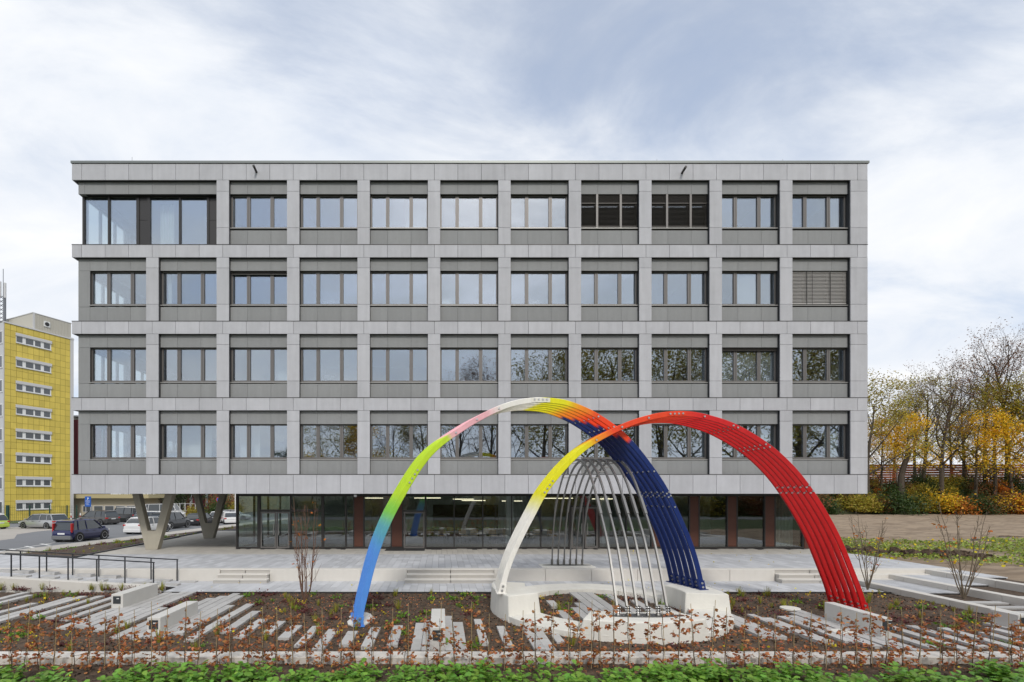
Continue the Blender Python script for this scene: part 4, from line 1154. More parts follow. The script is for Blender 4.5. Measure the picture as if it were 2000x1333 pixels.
# shrubs: undergrowth on the bank, clipped hedges at the car park
def bush_mesh(seed, n, size, mat, rx=1.6, rz=1.3):
    rng = np.random.RandomState(seed)
    k = 14; cc = rng.normal(size=(k,3))*np.array([rx*.45,rx*.45,rz*.28]) + np.array([0,0,rz*.62])
    c = cc[rng.randint(0,k,n)] + rng.normal(size=(n,3))*np.array([.34*rx,.34*rx,.3*rz]); c[:,2] = np.abs(c[:,2])
    return np_mesh('foliage', leaf_quads(c, size, rng, flat=.3), 4, mat)
bm = [bush_mesh(31, 2600, .20, m_leaf_olive), bush_mesh(32, 2600, .20, m_leaf_green), bush_mesh(33, 2400, .20, m_leaf_brown), bush_mesh(34, 2400, .20, m_leaf_gold), bush_mesh(35, 2400, .2, m_leaf_orange)]
stem_me = MB().tube([(0,0,0),(.1,0,.6),(.3,.1,1.3)], [.05,.04,.02], 5).tube([(0,0,0),(-.15,.1,.6),(-.4,.1,1.2)], [.05,.04,.02], 5).tube([(0,0,0),(.05,-.2,.6),(.0,-.4,1.2)], [.05,.04,.02], 5).mesh('stem', m_bark)
def bush(i, x, y, z, s, rz, label, group, sz=1.0):
    t = empty('shrub', (x, y, z), rz); t.scale = (s, s, s*sz); tag(t, label, 'shrub', group)
    link('foliage', bm[i], t); link('stem', stem_me, t); return t
rb = random.Random(21)
blab = ['olive green shrub in the undergrowth along the bank', 'dark green shrub in the undergrowth along the bank', 'brown leaved shrub in the undergrowth along the bank', 'yellow leaved shrub in the undergrowth along the bank', 'orange leaved shrub in the undergrowth along the bank']
for k in range(64):
    Y = rb.choice((72.8, 74, 75.5, 77, 78.4)); px = 1560 + 470*(k+rb.random())/64
    z = -.3 if Y < 74 else (Y-74)*.85+.1
    i = rb.choice((0,0,1,2,3,0,1,4) if px > 1690 else (1,1,0,2)); bush(i, fxt(px, Y), Y, z, rb.uniform(.9,1.7)*(1 if Y < 75 else .62), rb.uniform(0,6.3), blab[i], 'undergrowth along the bank: ' + blab[i].split(' shrub')[0])
# noise barrier of orange boards
m_board = M('orange_board', (0.40,0.12,0.045), 0.8, rnd=.12, noise=.12, nscale=2)
m_post = M('grey_post', (0.33,0.32,0.31), 0.7)
nb = empty('noise_barrier', (75, 84, 4.3)); tag(nb, 'long orange board noise barrier on top of the bank', 'barrier')
YB = 84.0; zb0, zb1 = CAMZ+(CY-944)*YB/FPX, CAMZ+(CY-907)*YB/FPX
x = fxt(1660, YB)
while x < fxt(2040, YB):
    nbd = 8; h = (zb1-zb0)/nbd
    for k in range(nbd): piece('board', m_board, 3.88, .08, h-.05, nb, x+.06, YB+(.03 if k % 2 else 0), zb0+k*h)
    MB().box(x-.06, x+.06, YB-.1, YB+.14, 3.9, zb1+.05).build('post', m_post, nb)
    MB().box(x+.06, x+3.94, YB-.02, YB+.1, 3.9, zb0-.02).build('plinth', m_post, nb)
    x += 4.0
# row of trees behind the camera, seen only as reflections in the panes
tb = 'trees across the street, mirrored in the windows'
for i, (kind, x, y, s, rz) in enumerate((('olive',-17,-30,.92,.4),('gold',-12.5,-27,1.0,1.7),('bare2',-7.5,-31,.86,2.7),('olive',-2.5,-29,.92,3.6),('bare',3,-31,1.06,.9),('bare2',8,-28,1.2,5.2),
      ('olive2',14,-24,1.12,4.4),('olive',19,-25,1.32,1.1),('olive2',25,-24,1.28,2.1),('olive',32,-26,1.40,.2),('olive2',39,-24,1.36,3.1),('olive',46,-26,1.42,5.1),('olive2',53,-25,1.4,4.0),('olive',61,-27,1.4,2.6),('gold2',-22,-33,.8,2.6),('green',-28,-40,.6,2.6))):
    put_tree(kind, x, y, -.5, s, rz, 'autumn tree in the row across the street, mirrored in the windows', tb)
for k in range(34):
    x = -40 + 3.3*k + rb.uniform(-1,1); i = rb.choice((1,1,0,1,2)); bush(i, x, rb.uniform(-24,-19.5), -.5, rb.uniform(1.3,2.1), rb.uniform(0,6.3), 'shrub in the dense green hedge row across the street', 'hedge row across the street')

# ---------------------------------------------------------------- beech saplings in front of the kerb
m_cane = M('bamboo_cane', (0.38,0.28,0.15), 0.7, noise=.2, nscale=12)
m_twig = M('beech_twig', (0.10,0.07,0.045), 0.9)
m_beech = M('dry_beech_leaf', srgb(186,122,78), 0.65, island=.45, hue=.02, trans=.3, rnd=.12)
def sapling_meshes(seed):
    rnd = random.Random(seed); rng = np.random.RandomState(seed)
    h = rnd.uniform(1.16, 1.32); lx, ly = rnd.uniform(-.04,.04), rnd.uniform(-.02,.02)
    cane = MB().tube([(0,0,-.06),(lx*.5,ly*.5,h*.5),(lx,ly,h)], [.0065,.006,.005], 6).mesh('cane', m_cane)
    mb = MB(); hs = h*rnd.uniform(.72,.95)
    pts = [(.02+.012*math.sin(k*1.7)+lx*k/8, .012*math.cos(k*2.1)-.02, -.05+hs*k/7) for k in range(8)]
    mb.tube(pts, [.009-.0008*k for k in range(8)], 5)
    cs, ds = [], []
    for k in range(rnd.randint(19, 29)):
        f = rnd.random()**1.25; z = .04+f*hs*.95; a = rnd.uniform(0, 6.283); l = rnd.uniform(.08,.21)*(1.15-.6*f)
        e = (pts[0][0]+lx*f+math.cos(a)*l, -.02+math.sin(a)*l, z+l*rnd.uniform(.0,.7)); mb.tube([(pts[0][0]+lx*f, -.02, z), e], [.004,.002], 3, cap=False)
        for q in range(rnd.randint(3, 8)):
            u = rnd.uniform(.25, 1.05); cs.append((pts[0][0]+lx*f+(e[0]-pts[0][0]-lx*f)*u, -.02+(e[1]+.02)*u, z+(e[2]-z)*u)); ds.append((math.cos(a)+rnd.uniform(-1,1), math.sin(a)+rnd.uniform(-1,1), rnd.uniform(-.9,.4)))
    cs, ds = np.array(cs), np.array(ds)
    lf = np_mesh('leaves', oval_leaves(cs, ds, rng.uniform(.035,.09,len(cs)), rng, aspect=.58, fold=.2), 6, m_beech)
    return cane, mb.mesh('stem', m_twig), lf
sap = [sapling_meshes(100+k) for k in range(9)]
sx = [18,51,78,106,141,174,204,233,262,296,326,361,388,421,448,485,512,541,572,599,632,667,691,729,765,798,832,860,887,921,954,985,1019,1045,1080,1110,1134,1155,1174,1200,1231,1262,1300,1325,1356,1389,1415,1451,1484,1515,1550,1584,1614,1642,1673,1704,1735,1766,1796,1836,1864,1899,1936,1971,1999]
def ordinal(n):
    ones = ['','first','second','third','fourth','fifth','sixth','seventh','eighth','ninth','tenth','eleventh','twelfth','thirteenth','fourteenth','fifteenth','sixteenth','seventeenth','eighteenth','nineteenth']
    if n < 20: return ones[n]
    t_ = ['','','twent','thirt','fort','fift','sixt'][n//10]
    return t_+'ieth' if n % 10 == 0 else t_+'y-'+ones[n % 10]
rsap = random.Random(77); last = -1
for px in sx:
    k = rsap.choice([q for q in range(9) if q != last]); last = k
    y = 9.70 + rsap.uniform(-.10,.08)
    t = empty('beech_sapling', ((px-CX)*y/FPX, y, -.48), rsap.uniform(0,6.28)); sc_ = rsap.uniform(.9,1.04); t.scale = (1,1,sc_); t.rotation_euler = (rsap.uniform(-.03,.03), rsap.uniform(-.05,.05), t.rotation_euler.z)
    tag(t, 'dry brown beech sapling on a cane, %s from the left in the front row' % ordinal(sx.index(px)+1), 'sapling', 'beech saplings along the front kerb')
    link('cane', sap[k][0], t); link('stem', sap[k][1], t); link('leaves', sap[k][2], t)

# ---------------------------------------------------------------- slender multi-stem shrubs
def multistem(name, base, h, spread, n, seed, label, upright=1.0, leaves=12, lmat=None, pale=m_bark_l):
    rnd = random.Random(seed); rng = np.random.RandomState(seed); t = empty(name, base); tag(t, label, 'young tree'); cs = []
    mb = MB()
    for i in range(n):
        a = 2*math.pi*i/n + rnd.uniform(-.3,.3); r = spread*rnd.uniform(.5,1); hh = h*rnd.uniform(.72,1.0)
        pts = [Vector((0,0,-.05))]
        for k in range(1, 8):
            f = k/7; o_ = r*(f**.45 if upright > .5 else f**.8); wob = .03
            pts.append(Vector((math.cos(a)*o_+rnd.uniform(-wob,wob), math.sin(a)*o_*.8+rnd.uniform(-wob,wob), hh*f)))
        mb.tube(pts, [.014*(1-.75*k/7)+.003 for k in range(8)], 6)
        for k in range(9):
            f = rnd.uniform(.2,.98); j = min(int(f*7), 6); p = pts[j].lerp(pts[j+1], f*7-j); b = a + rnd.uniform(-1.6,1.6); l = rnd.uniform(.18,.6)*(1.1-f*.6)
            e = p + Vector((math.cos(b)*l*.5, math.sin(b)*l*.5, l*.85)); mb.tube([p, p.lerp(e,.5)+Vector((math.cos(b)*.03,0,-.01)), e], [.008,.006,.003], 4, cap=False)
            if rnd.random() < .6:
                e2 = e + Vector((rnd.uniform(-.12,.12), rnd.uniform(-.12,.12), rnd.uniform(.05,.25))); mb.tube([p.lerp(e,.6), e2], [.005,.002], 3, cap=False); cs.append(tuple(e2))
            cs.append(tuple(e))
    mb.build('stems', pale, t, world_coords=False)
    idx = rng.choice(len(cs), min(leaves, len(cs)), replace=False); c = np.array(cs)[idx]
    c = np.repeat(c, 3, 0) + rng.normal(size=(len(c)*3,3))*.03
    me = np_mesh('leaves', oval_leaves(c, rng.normal(size=(len(c),3)), rng.uniform(.05,.10,len(c)), rng), 6, lmat or m_leaf_orange); link('leaves', me, t)
    return t
m_redbark = M('reddish_bark', (0.16,0.085,0.055), 0.8, noise=.2, nscale=8)
b = G(595, 1177, -.49); multistem('multistem_tree', (b.x, b.y, -.49), 3.35, .40, 8, 5, 'slender upright multi stemmed young tree left of the blue arch leg', 1.0, 16, pale=m_redbark)
b = G(1858, 1153, -.39); multistem('multistem_tree', (16.6, 15.6, -.39), 3.2, .9, 7, 6, 'spreading bare multi stemmed young tree on the right terraces', .2, 20)
multistem('multistem_tree', (15.0, 17.3, -.45), 2.7, .9, 7, 7, 'spreading bare young tree behind the red arch feet', .2, 20)

# ---------------------------------------------------------------- small bed plants
m_grass = M('tuft_grass', srgb(150,148,52), 0.7, island=.35, hue=.02, trans=.2)
m_herb = M('herb_leaf', srgb(112,150,44), 0.6, island=.35, hue=.03, trans=.25)
m_sedum = M('dark_red_leaf', srgb(104,52,52), 0.6, island=.4, hue=.03, trans=.2)
m_yel = M('yellow_leaf', srgb(222,200,30), 0.6, island=.25, hue=.02, trans=.25)
def tuft(seed):
    rnd = random.Random(seed); V = []
    for k in range(42):
        a = rnd.uniform(0,6.28); l = rnd.uniform(.1,.26); o = rnd.uniform(.02,.13); w = .006; bx_, by_ = math.cos(a)*.02, math.sin(a)*.02
        px_, py_ = -math.sin(a)*w, math.cos(a)*w; V.append([(bx_-px_,by_-py_,-.01),(bx_+px_,by_+py_,-.01),(math.cos(a)*o*1.0+px_*.4,math.sin(a)*o+py_*.4,l),(math.cos(a)*o*1.0-px_*.4,math.sin(a)*o-py_*.4,l)])
    return np_mesh('blades', np.array(V), 4, m_grass)
def herb(seed, mat, n=26, h=.16, r=.11, size=.06):
    rng = np.random.RandomState(seed); c = rng.normal(size=(n,3))*np.array([r*.6,r*.6,h*.35]); c[:,2] = np.abs(c[:,2])+.01
    d = c.copy(); d[:,2] *= .4; d += rng.normal(size=(n,3))*.05
    lv_ = oval_leaves(c, d, rng.uniform(.7,1.3,n)*size, rng, .7)
    w_ = np.array([.003,.0015,0]); o_ = np.array([0,0,-.02])
    st_ = np.stack([np.tile(o_-w_,(n,1)), c*.5-w_+[0,0,.01], c-w_*.6, c+w_*.6, c*.5+w_+[0,0,.01], np.tile(o_+w_,(n,1))], 1)
    return np_mesh('leaves', np.concatenate([lv_, st_]), 6, mat)
kinds = [('grass_tuft', 'grass tuft', [tuft(k) for k in range(4)], 'small yellowish grass tuft planted in the bare bed'),
         ('leafy_perennial', 'plant', [herb(50+k, m_herb) for k in range(3)], 'small green leafy plant in the bare bed'),
         ('red_sedum', 'plant', [herb(60+k, m_sedum, 40, .14, .14, .04) for k in range(3)], 'small dark red leaved plant in the bare bed'),
         ('yellow_perennial', 'plant', [herb(70+k, m_yel, 7, .2, .09, .045) for k in range(2)], 'small plant with a few yellow leaves in the bare bed')]
occ = [(c_.location.x, c_.location.y) for c_ in gp_.children]
boxes = []
for c_ in gp_.children:
    w_ = c_.data.vertices; xs_ = [v_.co.x for v_ in w_]; ys_ = [v_.co.y for v_ in w_]
    boxes.append((c_.location.x-.04, c_.location.x+max(xs_)+.04, c_.location.y-.04, c_.location.y+max(ys_)+.04))
def free(x, y):
    d = math.hypot(x-RC.x, y-RC.y)
    if RI-.1 < d < RO+.12: return False
    return not any(a < x < b and c < y < e for a, b, c, e in boxes)
rpl = random.Random(44); cnt = 0
while cnt < 290:
    x = rpl.uniform(-13.5, 15.2); y = 10.5 + 6.25*rpl.random()**.8
    if abs(x*FPX/y+CX-1000) > 1020 or not free(x, y): continue
    name, cat, ms, lb = rpl.choices(kinds, (4,3,5,1.0))[0]
    me = rpl.choice(ms); t = link(name, me); t.location = (x, y, -.49); s = rpl.uniform(.6,1.35); t.scale = (s,s,s); t.rotation_euler = (0,0,rpl.uniform(0,6.3))
    tag(t, lb, cat, lb.replace('small', 'scattered small')); cnt += 1
for k in range(26):
    x = -15.8+rpl.uniform(0,6); y = rpl.uniform(17.3,17.45) ; name, cat, ms, lb = rpl.choices(kinds, (4,1,3,0))[0]
    t = link(name, rpl.choice(ms)); t.location = (x, y, -.48); t.rotation_euler = (0,0,rpl.uniform(0,6.3)); s = rpl.uniform(.8,1.4); t.scale = (s,s,s); tag(t, lb, cat, lb.replace('small', 'scattered small'))
# fallen leaves
rng = np.random.RandomState(12)
def scatter(n, x0, x1, y0, y1, z):
    c = np.stack([rng.uniform(x0,x1,n), rng.uniform(y0,y1,n), np.full(n, z)+rng.uniform(0,.03,n)], 1); return c
def litter(name, c, size, mat, label):
    d = rng.normal(size=(len(c),3)); d[:,2] *= .25
    o = link(name, np_mesh(name, oval_leaves(c, d, rng.uniform(.6,1.3,len(c))*size, rng, .7), 6, mat)); return stuff(o, label, 'leaves')
litter('fallen_leaves', np.vstack([scatter(2200,-13,15,9.3,10.9,-.47), scatter(4600,-13,15,10.4,16.8,-.475)]), .05, m_beech, 'dry brown leaves fallen over soil and kerb')
litter('fallen_yellow_leaves', np.vstack([scatter(330,-13,15.4,9.2,16.8,-.47), scatter(40,-9,15,17,19,-.44), scatter(50,8,19.5,19.5,25,.006)]), .055, m_yel, 'yellow leaves fallen on beds and paving')
# clods and pebbles on the soil
cl = scatter(9000, -13.5, 15.4, 8.6, 16.8, -.495); me_c = leaf_quads(cl, .05, rng, flat=0, aspect=.9, jitter=.7)
m_clod = M('soil_clod', (0.050,0.034,0.023), .95, island=.5)
stuff(link('soil_clods', np_mesh('soil_clods', me_c, 4, m_clod)), 'crumbly dark soil clods over the beds', 'soil')

# ---------------------------------------------------------------- green ground cover at the very front
m_must = M('mustard_leaf', srgb(116,160,58), 0.5, island=.34, hue=.018, trans=.3)
def lobed(cent, adir, size, rng):
    n = len(cent); a = adir/(np.linalg.norm(adir, axis=1, keepdims=True)+1e-9)
    b = np.cross(a, np.tile([0,0,1.0],(n,1))+rng.normal(size=(n,3))*.25); b /= np.linalg.norm(b, axis=1, keepdims=True)+1e-9
    nr = np.cross(b, a); s = size.reshape(-1,1)
    prof = [(0,0),(.22,.10),(.20,.24),(.36,.16),(.40,.36),(.55,.24),(.66,.40),(.84,.28),(.98,0.06)]
    pts = [cent + a*s*u + b*s*v_ - nr*s*.22*u*u + nr*s*.05*(i%2) for i, (u, v_) in enumerate(prof)] + [cent + a*s*u - b*s*v_ - nr*s*.22*u*u + nr*s*.05*(i%2) for i, (u, v_) in reversed(list(enumerate(prof)))][:-1]
    return np.stack(pts, 1)
V = []
rg_ = np.random.RandomState(5)
cents = []
for k in range(1800):
    x = rg_.uniform(-12.5, 17.5); y = 7.0 + 2.4*rg_.rand()
    edge = 9.12 + .16*math.sin(x*1.3+.6) + .12*math.sin(x*3.1) + .08*math.sin(x*7.7) + (.10 if -1.8 < x < 5 else 0)
    if y > edge: continue
    cents.append((x, y))
C_, D_, S_ = [], [], []
for x, y in cents:
    n = rg_.randint(12, 22); h = rg_.uniform(.12,.33)
    for q in range(n):
        a = rg_.uniform(0,6.28); r_ = rg_.uniform(.0,.10); C_.append((x+math.cos(a)*r_, y+math.sin(a)*r_, -.49+h*rg_.uniform(.15,1))); D_.append((math.cos(a), math.sin(a), rg_.uniform(-.05,.9))); S_.append(rg_.uniform(.07,.15))
C_, D_, S_ = np.array(C_), np.array(D_), np.array(S_)
lv_ = lobed(C_, D_, S_, rg_)
stuff(link('mustard_ground_cover', np_mesh('mustard_ground_cover', lv_, lv_.shape[1], m_must)), 'lush green mustard leaves covering the near ground', 'ground cover')
# weeds on the field at the right
m_weed = M('field_weed', srgb(142,158,70), 0.6, island=.45, hue=.03, trans=.25)
n = 42000; x = rng.uniform(20.6, 60, n); y = rng.uniform(18.5, 35, n)
edge = (y > 21.5 + 1.1*np.sin(x*.35) + np.clip((24-x)*.6,0,4)) & (y < 33.5 - .05*(x-20) + 1.3*np.sin(x*.5+1) + .6*np.sin(x*1.7)) & (noise2(x*.7, y*.9, 9)+rng.uniform(-.5,.5,n) > -.3)
c = np.stack([x[edge], y[edge], -.27+rng.uniform(0,.13,edge.sum())], 1); d = rng.normal(size=c.shape); d[:,2] = np.abs(d[:,2])*.5
stuff(link('field_weeds', np_mesh('field_weeds', oval_leaves(c, d, rng.uniform(.08,.18,len(c)), rng, .6), 6, m_weed)), 'low green weeds growing in a band across the field', 'weeds')
n = 700; c = np.stack([rng.uniform(21,60,n), rng.uniform(20,34,n), np.full(n,-.12)], 1); litter('field_yellow_leaves', c, .14, m_yel, 'yellow leaves lying among the field weeds')
mb = MB()
rc = random.Random(3)
for k in range(150):
    f = rc.random(); x = 21.2+5.5*f+rc.uniform(-.3,.3); y = 27.4-3.4*f+rc.uniform(-.5,.5); r_ = rc.uniform(.06,.25); z = -.27
    mb.cyl((x,y,z+r_*.4), (rc.uniform(-1,1),rc.uniform(-1,1),rc.uniform(-1,1)), r_, r_*1.2, 6, r2=r_*.6)
stuff(mb.build('soil_heap', m_soil), 'dark ridge of dug up soil beside the field weeds', 'soil')
m_puddle = M('puddle', (0.20,0.19,0.17), 0.06, spec=.8)
for px, py, rx, ry, lb in ((1948,1057,1.3,1.2,'larger shiny puddle on the muddy field'),(1975,1048.5,.7,.5,'small pale puddle farther out on the muddy field')):
    p = G(px, py, -.25); o = MB().prism([(rx*math.cos(2*math.pi*k/18)*(1+.15*math.sin(k*2.3)), ry*math.sin(2*math.pi*k/18)) for k in range(18)], -.06, .02).build('puddle', m_puddle); o.location = (p.x, p.y, -.24); tag(o, lb, 'puddle')

# ================================================================== street side at the left
rz_ = lambda y: 0.06 - 0.015*y               # the car park falls away gently
def GR(px, py):
    Y = FPX*2.92/(py-CY-FPX*.015); return Vector(((px-CX)*Y/FPX, Y, rz_(Y)))
o = MB().add([(-140,17,rz_(17)),(-23.9,17,rz_(17)),(-23.9,130,rz_(130)),(-140,130,rz_(130))], [(0,1,2,3)]).build('road', m_asph); struct(o)
o = MB().add([(-23.9,40,rz_(40)-.02),(30,40,rz_(40)-.02),(30,130,rz_(130)-.02),(-23.9,130,rz_(130)-.02)], [(0,1,2,3)]).build('yard', m_asph); struct(o)
def lift(p, d): return (p.x, p.y, p.z+d)
o = MB().add([lift(GR(*q), .006) for q in ((-120,1062),(0,1056),(28,1052.5),(33,1044.5),(70,1039),(118,1034.5),(118,1030),(30,1030),(-120,1034))], [tuple(range(9))]).build('concrete_apron', m_concpad); struct(o)
wk = empty('sidewalk', (-23, 32, -.3)); struct(wk)
y = 17.0
while y < 75:
    MB().loft([[(-23.9,q,rz_(q)-.3),(-22.0,q,rz_(q)-.3),(-22.0,q,rz_(q)+.1),(-23.9,q,rz_(q)+.1)] for q in (y+.006, y+1.994)]).build('walk_slab', m_walk, wk); y += 2.0
def bed(name, poly, mat=m_soil):
    o = MB().add(poly, [tuple(range(len(poly)))]).build(name, mat); return struct(o)
ze = lambda q: rz_(q)+.08
bed('street_bed', [(-16.75,22.45,-.03),(-17.0,26,-.03),(-17.3,29.5,-.04),(-17.75,34,-.1),(-18.3,37.6,-.25),(-21.98,37.6,ze(37.6)),(-21.98,32,ze(32)),(-21.98,27,ze(27)),(-21.9,24.1,ze(24.1)),(-20.9,23.75,-.04)])
bed('street_bed', [(-16.6,39.2,-.25),(-16.4,44,-.4),(-16.4,56,-.6),(-21.98,56,ze(56)),(-21.98,39.2,ze(39.2))])
bed('path', [(-17.9,37.62,-.2),(-17.6,39.18,-.22),(-21.98,39.18,ze(39.2)),(-21.98,37.62,ze(37.6))], m_walk)
kb = MB()
kp = [(-21.0,23.72),(-16.70,22.38),(-16.95,26),(-17.25,29.5),(-17.7,34),(-18.2,37.5)]
for (a, b), (c, d) in zip(kp, kp[1:]):
    v_ = Vector((c-a, d-b, 0)); l = v_.length; n_ = Vector((-v_.y, v_.x, 0)).normalized()*.05
    kb.obox(((a+c)/2, (b+d)/2, -.06), v_/2, n_, (0,0,.12))
o = kb.build('bed_edging', m_rail); tag(o, 'dark metal edging along the street side bed', 'edging')
# plants in the street bed
for k in range(150):
    x = rpl.uniform(-21.6,-17.4); y = rpl.uniform(23.6,37.4) if k < 120 else rpl.uniform(39.5,52)
    f = (x+17.2)/(-4.8); z = -.03*(1-f)+f*ze(y); 
    if x < -17.2-(y-22.4)*.0 and y < 24.2 and x < -20: continue
    name, cat, ms, lb = rpl.choices(kinds, (2,4,6,1.2))[0]
    t = link(name, rpl.choice(ms)); t.location = (x, y, z-.03 if y < 38 else z-.1); s = rpl.uniform(.7,1.4); t.scale = (s,s,s); t.rotation_euler = (0,0,rpl.uniform(0,6.3))
    lb2 = lb.replace('the bare bed', 'the bed beside the car park'); tag(t, lb2, cat, lb2.replace('small', 'scattered small'))
# painted lines on the road
mk = empty('road_markings', (-26, 30, -.4)); struct(mk)
def line(a, b, w, name='painted_line'):
    A, B = GR(*a), GR(*b); d = (B-A); d.z = 0; n_ = Vector((-d.y, d.x, 0)).normalized()*w/2
    MB().add([lift(A-n_,.012), lift(B-n_,.012), lift(B+n_,.012), lift(A+n_,.012)], [(0,1,2,3)]).build(name, m_mark, mk)
line((14,1075.5), (108,1060.5), .14); line((-30,1083.5), (12,1076), .14)
line((20,1073), (37,1077), .2); line((50,1067.5), (69,1071.5), .2); line((80,1062.8), (98,1066), .2)

# ---------------------------------------------------------------- cars
m_tyre = M('tyre', (0.02,0.02,0.02), 0.85); m_rim = M('alloy_rim', (0.45,0.45,0.46), 0.35, metal=.8)
m_cglass = M('car_glass', (0.035,0.042,0.046), 0.04, spec=1.0)
m_red = M('tail_lamp', (0.45,0.02,0.02), 0.2, coat=.5); m_clear = M('clear_lamp', (0.75,0.75,0.72), 0.15)
m_plate = M('number_plate', (0.75,0.76,0.76), 0.5); m_trim = M('black_trim', (0.022,0.023,0.025), 0.6)
def paint(name, c, metal=.25): return M(name, c, .3, metal=metal, coat=.7, noise=.04)
def car(name, L, Wd, Hh, pm, lab, loc, head, zr=None, rear=.05, rroof=.16, froof=.56, wsb=.74, belt=.56, hood=.55, nose=.42, rearz=None, wr=.315, bumper=None, roof_mat=None, group='cars in the car park', tall_lamp=False):
    t = empty(name, (loc[0], loc[1], rz_(loc[1]) if zr is None else zr), head); tag(t, lab, 'car', group)
    w = Wd/2; z0 = .17; X = lambda f: (f-.5)*L
    rearz = rearz or belt
    st_ = [(0,.84,rearz-.16,.30),(.012,.90,rearz-.03,.24),(.06,.97,rearz,.2),(.18,1.0,belt,.18),(.45,1.0,belt-.01,.17),(wsb-.02,1.0,belt-.02,.17),(wsb+.06,.98,hood,.18),(.90,.95,(hood+nose)/2+.03,.2),(.965,.88,nose+.02,.24),(1.0,.74,nose-.09,.30)]
    secs = []
    for f, k, zt, zl in st_:
        ww = w*k; zt *= Hh; zm = zl*1.0+.22
        secs.append([(X(f),-ww*.90,zl),(X(f),ww*.90,zl),(X(f),ww*.99,zl+.16),(X(f),ww,min(zm+.16,zt-.10)),(X(f),ww*.965,zt-.03),(X(f),ww*.90,zt),(X(f),0,zt+.025),(X(f),-ww*.90,zt),(X(f),-ww*.965,zt-.03),(X(f),-ww,min(zm+.16,zt-.10)),(X(f),-ww*.99,zl+.16)])
    body = MB().loft(secs).build('body', pm, t, world_coords=False, bevel=.02, seg=2); 
    # greenhouse: dark glass, painted roof and pillars
    bz = belt*Hh-.02
    def ring(f, hz, bw, tw): return [(X(f),-w*bw,bz),(X(f),w*bw,bz),(X(f),w*tw,hz),(X(f),-w*tw,hz)]
    gh = [ring(rear,bz+.02,.86,.84), ring((rear+rroof)/2,(bz+Hh)/2+.05,.89,.80), ring(rroof,Hh-.05,.91,.745), ring((rroof+froof)/2,Hh-.022,.92,.755), ring(froof,Hh-.055,.92,.74), ring((froof+wsb)/2,(bz+Hh)/2,.91,.80), ring(wsb,bz+.02,.88,.85)]
    gobj = MB().loft(gh).build('windows', m_cglass, t, world_coords=False)
    rf = []
    for f, hz, tw in ((rroof-.025,Hh-.075,.74),(rroof,Hh-.03,.77),((rroof+froof)/2,Hh,.78),(froof,Hh-.035,.765),(froof+.02,Hh-.075,.745)):
        rf.append([(X(f),-w*tw,hz-.035),(X(f),w*tw,hz-.035),(X(f),w*tw*.93,hz),(X(f),0,hz+.012),(X(f),-w*tw*.93,hz)])
    MB().loft(rf).build('roof', roof_mat or pm, t, world_coords=False)
    pl = MB()
    for s in (-1,1):
        for (fa, ba), (fb, tb_) , r_ in (((wsb,.88),(froof,.755),.035),(((rroof+froof)/2+.03,.925),((rroof+froof)/2+.02,.765),.028),((rear+.02,.87),(rroof,.755),.05),((rroof+.07,.92),(rroof+.09,.765),.03)):
            pl.tube([(X(fa),s*w*ba,bz),(X((fa+fb)/2),s*w*(ba+tb_)/2+s*.012,(bz+Hh)/2),(X(fb),s*w*tb_,Hh-.05)], r_, 5)
    pl.build('pillars', pm, t, world_coords=False)
    for f in (.185, .81):
        for s in (-1, 1):
            MB().cyl((X(f), s*(w-.055), wr+.01), (0,1,0), wr+.055, .13, 20).build('wheel_arch', m_trim, t, world_coords=False)
            wh = empty('wheel', (X(f), s*(w-.085), wr)); wh.parent = t
            ty = MB().loft([[(math.cos(a)*q, yy, math.sin(a)*q) for a in [2*math.pi*k/20 for k in range(20)]] for q, yy in ((wr*.72,-.10),(wr*.95,-.10),(wr,-.07),(wr,.07),(wr*.95,.10),(wr*.72,.10))]); ty.build('tyre', m_tyre, wh, world_coords=False)
            rm = MB().cyl((0,s*.085,0),(0,1,0),wr*.2,.03,10)
            for k in range(6):
                a = 2*math.pi*k/6; rm.obox((math.cos(a)*wr*.42, s*.085, math.sin(a)*wr*.42), (math.cos(a)*wr*.27,0,math.sin(a)*wr*.27), (-math.sin(a)*wr*.085,0,math.cos(a)*wr*.085), (0,.012,0))
            rm.loft([[(math.cos(a)*q, s*yy, math.sin(a)*q) for a in [2*math.pi*k/20 for k in range(20)]] for q, yy in ((wr*.74,.06),(wr*.74,.105),(wr*.64,.10),(wr*.64,.06))], cap=False).build('rim', m_rim, wh, world_coords=False)
    rzz = rearz*Hh
    for s in (-1, 1):
        if tall_lamp: MB().box(X(.03)-.06, X(.06)+.02, s*w*.86-.05, s*w*.86+.05, rzz-.18, Hh-.2).build('tail_lamp', m_red, t, world_coords=False, bevel=.02)
        else: MB().box(X(.0)+.01, X(.045), s*w*.80-.13, s*w*.80+.135, rzz-.24, rzz-.08).build('tail_lamp', m_red, t, world_coords=False, bevel=.02)
        MB().box(X(.935), X(.985), s*w*.72-.15, s*w*.72+.12, nose*Hh-.10, nose*Hh+.01).build('headlight', m_clear, t, world_coords=False, bevel=.02)
        MB().obox((X(wsb)-.12, s*(w+.07), bz+.08), (.06,0,0), (0,.09,0), (0,0,.06)).build('mirror', pm, t, world_coords=False, bevel=.02)
        for f in (.36, .55): MB().box(X(f)-.09, X(f)+.09, s*w-.01, s*w+.018, bz-.12, bz-.09).build('door_handle', m_trim, t, world_coords=False)
    MB().box(X(0)-.012, X(0)+.05, -.26, .26, rzz-.30, rzz-.19).build('number_plate', m_plate, t, world_coords=False)
    MB().box(X(0)-.03, X(.05), -w*.90, w*.90, .20, .20+.28).build('rear_bumper', bumper or pm, t, world_coords=False, bevel=.04, seg=2)
    MB().box(X(.03), X(.97), -w*.86, w*.86, .12, .24).build('underbody', m_trim, t, world_coords=False)
    return t
ah = lambda x, y: math.atan2(y, x)
